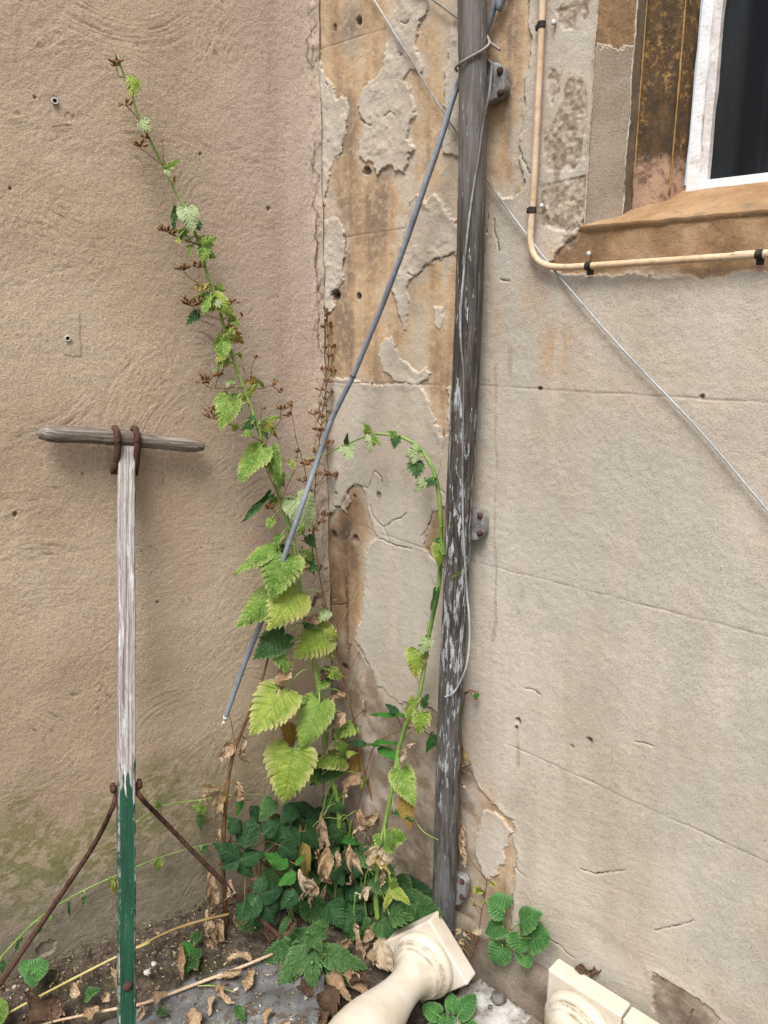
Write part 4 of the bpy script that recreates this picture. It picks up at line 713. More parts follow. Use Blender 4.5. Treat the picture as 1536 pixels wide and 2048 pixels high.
def leaf_geo(base, tip, width, nrm, kind='nettle', fold=.15, curl=.12, wav=.03, roll=0., twist=0., crumple=0., seed=0, rings=5, ripple=.5):
    prof, nt, tooth = OUT[kind]; P = np.asarray(prof); L0 = np.concatenate([[0], np.cumsum(np.hypot(*np.diff(P, axis=0).T))]); rg = np.random.default_rng(seed)
    per = 4; N = nt * per + 1; s = np.linspace(0, L0[-1], N); ox = np.interp(s, L0, P[:, 0]); oy = np.interp(s, L0, P[:, 1])
    tx, ty = np.gradient(ox), np.gradient(oy); ln = np.hypot(tx, ty) + 1e-9; nx, ny = -ty / ln * -1, tx / ln * -1
    nx, ny = ty / ln * -1, tx / ln                      # outward (left side): rotate tangent
    ph = np.arange(N) % per; saw = np.where(ph == 0, -.55, np.where(ph == 1, .1, np.where(ph == 2, .6, 1.)))
    amp = tooth * np.minimum(1, np.minimum(s / L0[-1] * 9, (1 - s / L0[-1]) * 9)) * (1 + .35 * rg.normal(size=N) * (ph == 3))
    base, tip = np.asarray(base, float), np.asarray(tip, float); a = tip - base; Ln = np.linalg.norm(a); a = a / Ln; n_ = np.asarray(nrm, float); n_ = n_ - a * (n_ @ a); n_ /= np.linalg.norm(n_) + 1e-9; sd2 = np.cross(n_, a)
    V, Fc, E_, VN = [], [], [], []; wr = width / Ln; ph0 = rg.uniform(0, 6.28)
    nz = rg.normal(size=(5, 5))
    for side in (1, -1):
        X0 = ox + nx * amp * saw * .8 + tx / ln * amp * saw * .7; Y0 = np.maximum(0, oy + ny * amp * saw * .8); Y0[0] = Y0[-1] = 0
        lob = 1 + rg.uniform(.0, .09) * np.sin(s / L0[-1] * rg.uniform(5, 11) + rg.uniform(0, 6.28)) + rg.uniform(-.14, .06); X0 = X0 + .03 * np.sin(s / L0[-1] * 7 + ph0 * (2 + side)) * np.minimum(1, (1 - s / L0[-1]) * 4); Y0 = Y0 * lob; mx = np.clip(ox - .42 * oy, 0, 1) * .96; off = len(V)
        for r in range(rings + 1):
            k_ = r / rings; X = mx * (1 - k_) + X0 * k_; Y = Y0 * k_
            yw = Y * wr * side; od = ((np.arange(N) // per) % 2 == 0) | (nt < 12); vein = np.where(ph == 3, 1., np.where(ph == 2, .35, np.where(ph == 0, .3, .0))) * (1 - .3 * k_) * np.where(od, 1., .45 * k_)
            if r == 0: vein = np.ones(N)
            Z = .010 * np.sin(X * 13 + yw * 17 / max(wr, .2) + ph0) * k_ - fold * np.abs(yw) + curl * (4 * X * (1 - X)) * .5 - curl * .6 * X * X + wav * np.sin(s / L0[-1] * 15 + ph0 + side) * k_ * k_
            Z += ripple * .012 * (1 - vein) * math.sin(math.pi * min(1, k_ * .9 + .05)) * (wr * 1.2)
            if crumple: Z += crumple * (.7 * np.sin(X * 11 + yw * 14 + ph0) + .6 * np.sin(X * 23 - yw * 19 + ph0 * 2) + .35 * np.sin(yw * 41 + X * 37)) * (.35 + .65 * k_)
            if roll:
                rw_ = max(.03, wr * (.5 - .42 * min(roll, 1))) ; th = yw / rw_; yw2 = rw_ * np.sin(th) * (1 + .25 * np.sin(X * 9 + ph0)); Z = Z + rw_ * (1 - np.cos(th)); yw = yw2
            if twist:
                c_, s_ = np.cos(twist * X), np.sin(twist * X); yw, Z = yw * c_ - Z * s_, yw * s_ + Z * c_
            for i in range(N):
                V.append(base + Ln * (a * X[i] + sd2 * yw[i] + n_ * Z[i])); E_.append(k_); VN.append(vein[i])
        for r in range(rings):
            for i in range(N - 1):
                q = (off + r * N + i, off + (r + 1) * N + i, off + (r + 1) * N + i + 1, off + r * N + i + 1); Fc.append(q if side < 0 else q[::-1])
    return V, Fc, E_, VN
DRY = set('xzkwo')
class Plant:
    def __init__(s, name, label, cat, loc, stem, rad, matstem, surf='L', group=None, label_stem=None):
        s.t = thing(name, label, cat, loc, group); s.mb = MB(); s.ms = matstem; s.stem = None; s.q = 0
        if stem is not None:
            s.stem = spline(stem, 8); s.mb.add(*tube(s.stem, rad, 9, jit=.02)); s.rad = rad
    def leaf(s, bx, by, tx, ty, w, kind='n', surf='L', ob=.1, ot=None, shape=None, rollax=None, pet=True, name=None, **kw):
        s.q += 1; rg = np.random.default_rng(abs(s.q * 77 + int(bx))); f = SURF(surf); ot = ob if ot is None else ot
        B = f(bx, by, ob); T = f(tx, ty, ot); tocam = CAM - B; tocam /= np.linalg.norm(tocam); n_ = tocam + ZUP * .25 + rg.normal(size=3) * .12
        a = (T - B) / np.linalg.norm(T - B)
        if rollax is not None:
            n_ = n_ - a * (n_ @ a); n_ /= np.linalg.norm(n_); an = math.radians(rollax); n_ = n_ * math.cos(an) + np.cross(a, n_) * math.sin(an)
        W_ = w * m_per_px(B) * (1.22 if kind in 'nypd' else 1.08 if kind == 'b' else 1.) * rg.uniform(.92, 1.08); dead = kind in 'xkw'
        d = dict(fold=.18, curl=rg.uniform(.02, .20), wav=.03, seed=s.q)
        if dead: d.update(roll=rg.uniform(.3, .72), twist=rg.uniform(-2.2, 2.2), crumple=.075, fold=rg.uniform(-.3, .3), curl=rg.uniform(-.1, .4), wav=.05); W_ *= 2.2
        if kind in 'zo': d.update(crumple=.014, wav=.04)
        sh = shape or ('dry' if dead else 'bramble' if kind in 'bg' else 'round' if kind == 'r' else 'small' if math.hypot(tx - bx, ty - by) < 46 else 'nettle'); d.update(kw)
        if B[2] < .02:
            B2 = onG(bx, by, .03 + .05 * rg.random()); T = T + (B2 - B); B = B2
        V, Fc, E_, VN = leaf_geo(B, T, W_, n_, sh, **d); m = MB(); m.add(V, Fc, edge=E_, vein=VN)
        o = m.build(name or ('dead_leaf' if kind in DRY else 'leaf'), LM[kind], s.t)
        if pet and s.stem is not None:
            k_ = np.argmin(np.linalg.norm(s.stem - B, axis=1)); Q = s.stem[k_]; dd = np.linalg.norm(Q - B)
            if dd > .004 and dd < .16:
                mid = (Q + B) / 2 + ZUP * dd * .22 + (CAM - B) / np.linalg.norm(CAM - B) * .004
                s.mb.add(*tube(spline([Q, mid, B + a * .004], 5), [.0018, .0013, .0012], 6))
        return o
    def twig(s, pts, r, surf='L', off=.1):
        P = [SURF(surf)(*p[:2], p[2] if len(p) > 2 else off) for p in pts]; s.mb.add(*tube(spline(P, 5), r, 5))
    def done(s, name='stem'):
        if s.mb.n: s.mb.build(name, s.ms, s.t)
        return s
def stem_mat(name, c0, c1, c2, sc=9):
    g = G(name); f = g.tex(sc, 4, .6); c = g.ramp(f, (.34, c0), (.5, c1), (.66, c2)); st = g.tex(1, 3, .6, g.map((300, 300, 12))); c = g.mix(1., c, g.ramp(st, (.3, (.75, .75, .75)), (.6, (1.12, 1.12, 1.12))), 'MULTIPLY')
    return g.out(c, .55, g.bump(st, .4, .001), .35)
M_STEM = stem_mat('green_stem', (.10, .19, .035), (.20, .31, .07), (.29, .38, .12)); M_STEMD = stem_mat('shaded_stem', (.05, .10, .02), (.10, .17, .04), (.16, .22, .07)); M_STEM2 = stem_mat('brown_stalk', (.085, .042, .018), (.17, .092, .036), (.26, .165, .06)); M_STEM3 = stem_mat('straw_stalk', (.40, .30, .16), (.50, .39, .22), (.56, .47, .30))
M_SEED = mat_simple('brown_seed_pods', (.10, .048, .02), (.27, .145, .062), 120, .8, 300, .5, .001, .2)
def seed_head(parent, pts, r, n=14, surf='L', off=.1, pale=False, seed=0, size=1.):
    """a dry seed head: little branches ending in pointed pods round a stalk; pts in pixels, the last is its middle"""
    P = [SURF(surf)(*p[:2], p[2] if len(p) > 2 else off) for p in pts]; rg = np.random.default_rng(seed + int(pts[-1][0] * 7)); b = MB()
    if len(P) > 1: b.add(*tube(spline(P, 4), [.0010, .0007], 5))
    c0 = P[-1]; R_ = r * m_per_px(c0)
    for i in range(n):
        v = rg.normal(size=3); v[2] = abs(v[2]) * .6 + .2 * v[2]; v *= R_ * rg.uniform(.3, 1.1) / np.linalg.norm(v); q = c0 + v; d = v / np.linalg.norm(v) * .6 + ZUP * .5 + rg.normal(size=3) * .35; d /= np.linalg.norm(d)
        b.add(*tube([c0 - v * .1, c0 + v * .45 - ZUP * .001, q], [.0007, .0005], 4, cap=False)); l = rg.uniform(.0052, .0080) * size; rr2 = l * rg.uniform(.28, .4)
        b.add(*lathe([(-.1 * l, rr2 * .3), (.15 * l, rr2 * .9), (.5 * l, rr2), (.8 * l, rr2 * .75), (1.0 * l, rr2 * .9), (1.2 * l, rr2 * .2)], q, d, 6))
    return b.build('seed_head', M_SEED, parent)

# tall main plant
def so(py): return np.interp(py, [100, 500, 900, 1300, 1600, 1790], [.035, .07, .10, .11, .11, .10])
ST = [(235, 112), (262, 190), (283, 245), (327, 332), (345, 372), (370, 418), (400, 492), (412, 540), (425, 585), (440, 622), (455, 682), (487, 775), (510, 838), (527, 890), (550, 962), (562, 1002), (580, 1060), (590, 1110), (597, 1160), (606, 1212), (618, 1272), (630, 1332), (640, 1400), (648, 1472), (662, 1550), (675, 1602), (678, 1652), (673, 1732), (668, 1796)]
mp = Plant('tall_nettle', 'tall green and yellowing nettle-like plant leaning up the brown wall', 'plant', onL(668, 1796, .1), [onL(a, b_, so(b_)) for a, b_ in ST], [.0018, .0026, .0030, .0034, .0042, .0050, .0054, .0060, .0064, .0068], M_STEM)
big = [  # base, tip, width, kind, base offset, tip offset, options
 (385 + 75 - 1, 792, 440, 862, 46, 'n', {}), (470, 800, 521, 768, 17, 'y', dict(curl=-.9, fold=.6)), (524, 895, 474, 968, 54, 'n', dict(wav=.03)), (541, 898, 561, 980, 36, 'n', dict(fold=.3)), (592, 996, 627, 1060, 56, 'p', {}),
 (540, 990, 483, 1045, 22, 'd', dict(roll=.6, crumple=.03)), (543, 1037, 535, 1060, 15, 'n', {}), (513, 761, 489, 764, 20, 'o', dict(crumple=.05)), (527, 773, 511, 755, 9, 'y', {}), (557, 835, 533, 842, 10, 'y', {}), (532, 848, 557, 878, 13, 'o', dict(curl=.6)),
 (505, 831, 497, 851, 11, 'd', {}), (529, 860, 535, 880, 11, 'd', {}), (474, 859, 462, 846, 13, 'y', {}), (579, 922, 592, 940, 12, 'y', {}),
 (544, 1091, 466, 1149, 36, 'n', dict(fold=.5, rollax=25)), (567, 1109, 541, 1199, 82, 'n', dict(fold=.12)), (546, 1194, 471, 1257, 58, 'n', dict(fold=.25)), (594, 1182, 536, 1260, 76, 'y', dict(fold=.15)), (570, 1268, 505, 1320, 60, 'd', {}), (558, 1308, 578, 1348, 29, 'n', {}),
 (649, 1258, 588, 1313, 66, 'y', dict(fold=.5, curl=.3)), (640, 1258, 682, 1278, 34, 'y', dict(fold=.5, curl=.4)), (571, 1382, 499, 1471, 92, 'y', {}), (632, 1402, 593, 1400, 28, 'n', {}), (640, 1405, 600, 1505, 66, 'n', dict(fold=.35, curl=.25)), (643, 1412, 667, 1420, 14, 'n', {}),
 (586, 1498, 567, 1612, 84, 'y', dict(fold=.1, curl=.18)), (653, 1220, 640, 1243, 25, 'p', {}), (616, 1072, 632, 1098, 17, 'd', {}), (624, 1112, 599, 1100, 18, 'n', {}), (610, 1118, 638, 1142, 26, 'd', {}),
 (690, 1518, 626, 1526, 36, 'y', {}), (691, 1510, 673, 1484, 34, 'n', {}), (692, 1512, 711, 1504, 13, 'y', dict(curl=.7)), (648, 1545, 697, 1537, 33, 'd', {}), (642, 1538, 617, 1503, 36, 'd', {}), (709, 1448, 681, 1474, 24, 'n', {}),
 (711, 1503, 781, 1572, 88, 'o', dict(fold=.12)), (590, 1480, 560, 1440, 44, 'o', {}), (268, 152, 266, 195, 24, 'y', dict(curl=.3, fold=.5)), (281, 240, 300, 262, 24, 'p', dict(fold=.3)), (331, 340, 362, 318, 13, 'y', dict(curl=.35)), (333, 338, 338, 352, 12, 'p', {}),
 (372, 414, 385, 466, 40, 'p', dict(fold=.1)), (353, 416, 346, 470, 18, 'd', dict(roll=.5)), (402, 492, 432, 474, 24, 'n', dict(fold=.4, curl=.3)), (404, 494, 413, 520, 22, 'n', {}), (400, 500, 405, 525, 16, 'y', dict(roll=.6)), (352, 478, 362, 487, 9, 'y', {}),
 (421, 590, 405, 630, 22, 'n', dict(roll=.3)), (428, 592, 474, 642, 30, 'y', dict(fold=.3, curl=.3)), (430, 594, 440, 614, 22, 'p', {}), (395, 625, 374, 648, 18, 'd', {}), (452, 660, 487, 686, 32, 'o', dict(fold=.4, curl=.4)), (446, 672, 440, 738, 34, 'n', dict(roll=.35)), (450, 690, 470, 650, 20, 'y', {}), (440, 738, 420, 742, 8, 'p', {}),
 (415, 572, 380, 578, 16, 'z', dict(crumple=.07)), (608, 1250, 640, 1240, 15, 'd', {}), (652, 1360, 640, 1380, 20, 'n', {}), (655, 1350, 672, 1362, 16, 'd', {})]
FR = {16: .05, 17: .03, 18: .055, 23: .05, 25: .06, 27: .075}
for i, (a, b_, c_, d, w_, k_, o) in enumerate(big):
    ex = FR.get(i, .022 if k_ not in 'do' else .004); mp.leaf(a, b_, c_, d, w_, k_, 'L', so(b_) + ex * .7, so(d) + ex + .012, **o)
for (a, b_, c_, d, w_, k_) in [(585, 1327, 551, 1393, 20, 'x'), (720, 1545, 682, 1606, 19, 'x'), (754, 1627, 733, 1682, 21, 'x'), (699, 1688, 695, 1753, 16, 'x'), (607, 1672, 612, 1798, 26, 'z'), (644, 1632, 630, 1718, 16, 'x'), (642, 1710, 657, 1743, 20, 'z'), (648, 1777, 646, 1842, 12, 'x'), (640, 1240, 608, 1240, 12, 'x'), (645, 1185, 622, 1212, 9, 'k'), (690, 1385, 660, 1420, 14, 'x'), (690, 1425, 660, 1460, 15, 'x'), (655, 1340, 640, 1365, 12, 'k'), (620, 1130, 603, 1142, 9, 'x'), (671, 1255, 655, 1310, 9, 'x'), (680, 1478, 650, 1505, 9, 'w')]:
    mp.leaf(a, b_, c_, d, w_, k_, 'L', so(b_) + .02, so(d) + .025, pet=(d - b_) < 200)
for pts, r in (([(568, 1090), (558, 1065), (553, 1045)], .0007), ([(606, 1212), (604, 1180), (600, 1150)], .001), ([(630, 1335), (610, 1322), (588, 1310), (570, 1300)], .001), ([(676, 1602), (700, 1570), (725, 1540)], .0008), ([(672, 1560), (655, 1580), (640, 1640), (612, 1668)], .0020), ([(674, 1570), (662, 1600), (648, 1635)], .0014), ([(678, 1640), (690, 1630), (700, 1660), (699, 1690)], .0015), ([(648, 1470), (640, 1440), (632, 1405)], .0016), ([(630, 1400), (660, 1388), (680, 1340)], .001), ([(648, 1540), (636, 1560), (628, 1580)], .0009), ([(632, 1335), (650, 1300), (672, 1262), (720, 1175)], .0006), ([(660, 1440), (690, 1395), (715, 1330)], .0006)):
    mp.twig(pts, r, 'L', .115)
rg = np.random.default_rng(11)
for i in range(34):
    py = rg.uniform(430, 1560); k_ = np.interp(py, [q[1] for q in ST], [q[0] for q in ST]); sgn = rg.choice([-1, 1]); l = rg.uniform(14, 26) + max(0, py - 800) * .022; an = rg.uniform(.2, 1.3)
    x0 = k_ + sgn * rg.uniform(6, 20) * (1 + max(0, py - 800) / 900)
    mp.leaf(x0, py, x0 + sgn * l * math.cos(an), py + l * math.sin(an), l * rg.uniform(.6, .85), rg.choice(list('nnydpy')), 'L', so(py) + rg.uniform(-.015, .03), so(py) + rg.uniform(0, .04), fold=rg.uniform(.1, .6), curl=rg.uniform(-.1, .5))
mp.done()
for i, (pts, r, n_) in enumerate([([(247, 155), (236, 150), (232, 130)], 10, 12), ([(240, 125), (238, 122)], 6, 5), ([(281, 243), (262, 220), (252, 211)], 9, 5), ([(325, 330), (296, 308), (276, 292)], 11, 11), ([(292, 285), (291, 275)], 6, 5), ([(326, 330), (326, 300), (324, 283)], 2, 2), ([(345, 370), (347, 362)], 3, 2), ([(400, 492), (365, 478), (330, 462)], 13, 12), ([(395, 488), (345, 470)], 9, 8),
      ([(420, 575), (385, 560), (366, 540)], 13, 14), ([(398, 556), (397, 535)], 12, 10), ([(440, 640), (405, 625), (378, 610)], 15, 18), ([(400, 626), (395, 608)], 14, 14), ([(450, 650), (468, 640), (462, 608)], 11, 10), ([(470, 650), (485, 632)], 3, 2), ([(487, 775), (425, 776), (406, 766)], 13, 14), ([(430, 775), (438, 752)], 11, 12), ([(500, 762), (505, 730), (512, 716)], 3, 3), ([(490, 778), (530, 776), (545, 770)], 8, 8), ([(545, 772), (562, 785)], 5, 3),
      ([(526, 885), (480, 858), (424, 836)], 13, 13), ([(440, 845), (420, 822)], 9, 8), ([(525, 890), (522, 850), (522, 820)], 5, 4), ([(527, 892), (560, 842), (580, 832)], 9, 6), ([(575, 835), (585, 812)], 9, 6), ([(562, 838), (562, 818)], 6, 5), ([(562, 1002), (535, 945), (528, 930)], 8, 7), ([(562, 1000), (590, 940), (612, 930)], 12, 11), ([(560, 1040), (545, 1018)], 9, 8), ([(562, 1000), (550, 1015), (534, 1016)], 7, 7)]):
    seed_head(mp.t, pts, r, n_, 'L', so(pts[-1][1]) + .012, seed=i)

# arching plant by the drainpipe
AO = lambda py: np.interp(py, [880, 1100, 1500, 1830], [.05, .045, .06, .10])
AS = [(755, 1838), (752, 1790), (756, 1738), (765, 1682), (772, 1640), (780, 1600), (788, 1556), (797, 1502), (803, 1478), (812, 1450), (827, 1420), (838, 1390), (846, 1350), (852, 1310), (858, 1270), (866, 1230), (876, 1182), (881, 1130), (882, 1080), (880, 1012), (873, 962), (862, 930), (838, 895), (812, 878), (790, 871), (750, 868), (725, 875), (690, 890), (652, 908), (622, 917), (590, 914)]
ap = Plant('arching_nettle', 'thin arching nettle-like stem curving over in front of the stone wall beside the drainpipe', 'plant', onR(755, 1838, .1), [onR(a, b_, AO(b_) + (0 if a > 700 else (700 - a) * .0006)) for a, b_ in AS], [.0066, .0056, .0052, .0048, .0046, .0044, .0044, .0042, .0036, .0026, .0016, .001], M_STEM)
for (a, b_, c_, d, w_, k_, o) in [(692, 889, 695, 866, 9, 'd', {}), (693, 890, 701, 921, 28, 'p', {}), (738, 866, 728, 845, 17, 'n', {}), (742, 870, 740, 906, 18, 'p', {}), (745, 874, 762, 892, 11, 'n', {}), (793, 872, 788, 897, 20, 'd', {}), (792, 871, 776, 862, 15, 'n', {}), (836, 903, 810, 912, 26, 'p', {}), (832, 902, 826, 928, 22, 'p', {}), (834, 922, 833, 957, 27, 'd', {}), (851, 960, 828, 985, 20, 'p', {}), (868, 958, 853, 975, 14, 'd', {}),
     (883, 1086, 876, 1135, 34, 'y', {}), (882, 1082, 862, 1100, 20, 'd', {}), (884, 1088, 888, 1110, 16, 'n', {}), (873, 1178, 861, 1224, 11, 'd', dict(roll=.3)), (909, 1150, 925, 1143, 7, 'n', {}), (902, 1160, 910, 1150, 6, 'y', {}), (901, 1062, 905, 1050, 6, 'n', {}), (857, 1276, 838, 1311, 24, 'p', {}), (834, 1299, 831, 1358, 36, 'y', {}), (828, 1401, 815, 1454, 28, 'y', dict(roll=.3)), (843, 1426, 836, 1471, 32, 'y', {}), (845, 1412, 857, 1388, 16, 'd', {}),
     (797, 1540, 829, 1612, 50, 'n', dict(fold=.3)), (795, 1545, 783, 1535, 20, 'n', {}), (811, 1597, 819, 1661, 42, 'o', {}), (786, 1624, 833, 1644, 9, 'd', {}), (768, 1682, 815, 1672, 40, 'n', {}), (764, 1684, 746, 1672, 24, 'n', {}), (785, 1778, 764, 1828, 15, 'y', {}), (786, 1778, 822, 1810, 20, 'y', {}), (785, 1778, 790, 1752, 16, 'n', {}), (777, 1830, 822, 1838, 36, 'd', {}), (752, 1714, 782, 1748, 15, 'z', {})]:
    ap.leaf(a, b_, c_, d, w_, k_, 'R', AO(b_) + .012 + (.03 if b_ > 1480 else 0), AO(d) + .025 + (.03 if b_ > 1480 else 0), **o)
for (a, b_, c_, d, w_, k_) in [(808, 1540, 820, 1484, 11, 'w'), (757, 1688, 738, 1742, 24, 'w'), (770, 1690, 762, 1742, 20, 'w'), (741, 1776, 712, 1790, 15, 'w'), (710, 1846, 722, 1916, 13, 'x'), (744, 1848, 726, 1921, 12, 'x'), (756, 1876, 783, 1944, 26, 'w'), (768, 1740, 760, 1778, 10, 'x')]:
    ap.leaf(a, b_, c_, d, w_, k_, 'R', AO(b_) + .03, AO(d) + .05, pet=False, **(dict(roll=.25) if b_ == 1876 else {}))
for pts, r in (([(882, 1085), (895, 1070), (904, 1055)], .0009), ([(878, 1180), (890, 1172), (910, 1158)], .0010), ([(880, 1012), (862, 985)], .0005), ([(873, 960), (880, 935), (881, 920)], .0005), ([(866, 952), (858, 942)], .0005), ([(884, 1085), (875, 1058)], .0006), ([(858, 1275), (854, 1240)], .0006), ([(858, 1275), (868, 1250)], .0007), ([(858, 1280), (872, 1276), (888, 1268)], .0005), ([(843, 1385), (833, 1352)], .0007), ([(844, 1382), (860, 1368), (876, 1357)], .0007), ([(870, 1170), (857, 1143)], .0008),
     ([(770, 1725), (790, 1752)], .0007), ([(752, 1740), (735, 1742), (727, 1780)], .0016), ([(710, 1790), (708, 1830), (710, 1848)], .0014), ([(786, 1624), (800, 1614), (820, 1620), (833, 1645), (850, 1666), (877, 1680)], .0011), ([(782, 1746), (800, 1744), (816, 1745)], .0006), ([(803, 1478), (812, 1474), (822, 1462)], .0012), ([(785, 1780), (775, 1760), (760, 1735)], .0016)):
    ap.twig(pts, r, 'R', .055 if pts[0][1] < 1500 else .10)
ap.done()

# dead brown stem with withered leaves
dp = Plant('dead_stalk', 'dead brown stalk with withered hanging leaves against the brown wall', 'plant', onL(452, 1845, .07), [onL(a, b_, .07 + (1845 - b_) * .00006) for a, b_ in [(453, 1850), (449, 1800), (446, 1742), (447, 1690), (449, 1640), (456, 1562), (469, 1500), (489, 1450), (505, 1408), (522, 1368), (540, 1302)]], [.0056, .0052, .0048, .0044, .0038, .0030, .0022], M_STEM2)
for (a, b_, c_, d, w_, k_) in [(438, 1575, 408, 1608, 20, 'x'), (435, 1581, 432, 1645, 14, 'x'), (447, 1588, 439, 1624, 14, 'z'), (474, 1566, 497, 1607, 19, 'x'), (437, 1655, 438, 1684, 9, 'x'), (423, 1741, 421, 1823, 16, 'x'), (471, 1485, 440, 1522, 19, 'x'), (490, 1476, 491, 1535, 14, 'x'), (417, 1829, 407, 1924, 22, 'x'), (437, 1830, 434, 1914, 18, 'x'), (428, 1832, 418, 1900, 16, 'x')]:
    dp.leaf(a, b_, c_, d, w_, k_, 'L', .085, .095)
for pts in ([(470, 1488), (459, 1425)], [(449, 1640), (430, 1600), (415, 1582)], [(450, 1600), (470, 1585), (482, 1570)], [(447, 1720), (425, 1735)], [(452, 1800), (470, 1770), (510, 1760)], [(449, 1640), (440, 1660), (437, 1655)], [(450, 1835), (430, 1815), (405, 1835)]): dp.twig(pts, .0009, 'L', .075)
dp.done()
# thin dry stalks with seed heads up the corner
sp1 = Plant('seed_stalk', 'dry upright stalk with brown seed heads climbing up the corner of the walls', 'plant', onL(628, 1150, .05), [onL(a, b_, .045) for a, b_ in [(628, 1150), (625, 1080), (628, 1010), (632, 950), (637, 900), (643, 840), (650, 790), (655, 760), (657, 700), (653, 622)]], [.0016, .0014, .0010, .0007], M_STEM2)
for i, (x_, y_, r, n_) in enumerate([(650, 622, 4, 3), (655, 632, 5, 4), (648, 655, 4, 3), (661, 654, 7, 6), (651, 697, 6, 4), (666, 694, 7, 6), (659, 712, 5, 4), (645, 741, 7, 6), (664, 742, 7, 7), (653, 765, 6, 6), (640, 780, 7, 7), (661, 787, 7, 7), (657, 800, 7, 6), (646, 812, 8, 8), (627, 829, 9, 9), (648, 835, 7, 6), (661, 828, 6, 4), (634, 860, 6, 5), (644, 862, 5, 5), (655, 888, 10, 10), (648, 897, 8, 7), (630, 905, 8, 7), (620, 925, 9, 8), (632, 950, 9, 9), (652, 950, 11, 11), (665, 952, 9, 9), (605, 963, 9, 8), (620, 985, 8, 7), (650, 1032, 11, 11), (640, 1045, 9, 8), (627, 1062, 9, 9), (618, 1085, 9, 10), (608, 1105, 9, 9), (640, 1140, 9, 8), (625, 1120, 8, 7), (600, 1125, 9, 9)]):
    k_ = np.argmin([abs(y_ + 22 - q[1]) for q in [(653, 622), (657, 700), (655, 760), (650, 790), (643, 840), (637, 900), (632, 950), (628, 1010), (625, 1080), (628, 1150)]]); sx = np.interp(y_ + 22, [622, 700, 760, 790, 840, 900, 950, 1010, 1080, 1150], [653, 657, 655, 650, 643, 637, 632, 628, 625, 628])
    seed_head(sp1.t, [(sx, y_ + 22), (x_, y_)], r, n_, 'L', .05, seed=i)
sp1.done()
sp2 = Plant('seed_stalk', 'thin reddish dry stalk standing between the green nettle and the drainpipe', 'plant', onL(757, 1660, .16), [onL(a, b_, np.interp(b_, [800, 1100, 1660], [.07, .09, .16])) for a, b_ in [(757, 1660), (745, 1600), (725, 1530), (710, 1450), (690, 1370), (665, 1262), (645, 1180), (633, 1110), (626, 1050), (620, 1000), (608, 932), (593, 880), (586, 840), (580, 805)]], [.0034, .0028, .0020, .0015, .0011, .0008, .0006], M_STEM2)
for i, (x_, y_, r, n_) in enumerate([(660, 1165, 6, 4), (648, 1215, 6, 4), (668, 1205, 4, 2), (700, 1290, 4, 2), (563, 818, 7, 5), (596, 905, 6, 5), (725, 1400, 3, 2), (690, 1345, 4, 2)]): seed_head(sp2.t, [(x_ - 4, y_ + 18), (x_, y_)], r, n_, 'L', .09, seed=i + 50)
for pts in ([(690, 1370), (700, 1340), (720, 1300)], [(700, 1412), (710, 1380), (727, 1340)], [(720, 1480), (728, 1440), (733, 1410)], [(650, 1190), (662, 1165), (672, 1145)], [(712, 1470), (735, 1425)], [(730, 1545), (700, 1535)], [(752, 1640), (775, 1600), (765, 1560)]): sp2.twig(pts, .0006, 'L', .12)
sp2.leaf(722, 1575, 740, 1545, 7, 'n', 'L', .15, .15); sp2.leaf(757, 1600, 750, 1580, 10, 'w', 'L', .15, .15); sp2.leaf(730, 1424, 728, 1400, 9, 'w', 'L', .13, .13); sp2.leaf(755, 1625, 730, 1680, 18, 'x', 'L', .17, .18); sp2.done()

# bramble
def bof(py): return np.interp(py, [1400, 1650, 1860], [.08, .13, .20])
br = Plant('bramble', 'low bramble with dark green leaves in the corner beneath the yellowing nettle', 'plant', onL(560, 1830, .1), [onL(a, b_, .08) for a, b_ in [(575, 1840), (565, 1790), (540, 1740), (500, 1705), (460, 1690), (420, 1700)]], [.003, .0022, .0016], M_STEM2)
for (a, b_, c_, d, w_, k_) in [(488, 1697, 509, 1628, 46, 'b'), (480, 1720, 426, 1685, 40, 'b'), (480, 1721, 440, 1739, 24, 'b'), (480, 1721, 534, 1703, 36, 'b'), (480, 1722, 507, 1758, 34, 'b'), (517, 1790, 570, 1776, 46, 'b'), (517, 1789, 528, 1745, 30, 'b'), (517, 1790, 473, 1848, 44, 'b'), (524, 1797, 553, 1858, 48, 'b'), (577, 1734, 524, 1704, 33, 'g'), (592, 1744, 553, 1774, 30, 'g'), (591, 1732, 611, 1705, 14, 'g'),
      (525, 1670, 556, 1638, 38, 'b'), (632, 1624, 576, 1606, 38, 'b'), (630, 1640, 576, 1651, 30, 'b'), (483, 1598, 473, 1632, 20, 'g'), (505, 1612, 523, 1654, 27, 'b'), (480, 1664, 455, 1634, 32, 'b'), (402, 1614, 399, 1668, 0.1, 'g'), (415, 1700, 396, 1706, 6, 'd'), (490, 1800, 476, 1850, 34, 'b'), (560, 1690, 600, 1720, 40, 'b'), (600, 1690, 560, 1650, 40, 'b'), (590, 1780, 560, 1820, 34, 'b'), (610, 1660, 640, 1700, 40, 'b')]:
    if w_ > 1: br.leaf(a, b_, c_, d, w_, k_, 'L', bof(b_) - (.05 if b_ < 1660 else 0), bof(d) - (.04 if b_ < 1660 else 0), pet=k_ != 'd', fold=.35)
br.done()
bp = Plant('bramble', 'bramble shoots with narrow dark leaflets on the stone wall left of the drainpipe', 'plant', onR(700, 1700, .03), [onR(a, b_, .02) for a, b_ in [(690, 1700), (720, 1600), (745, 1500), (780, 1470), (830, 1455), (860, 1470)]], [.0018, .0014, .001], M_STEM2)
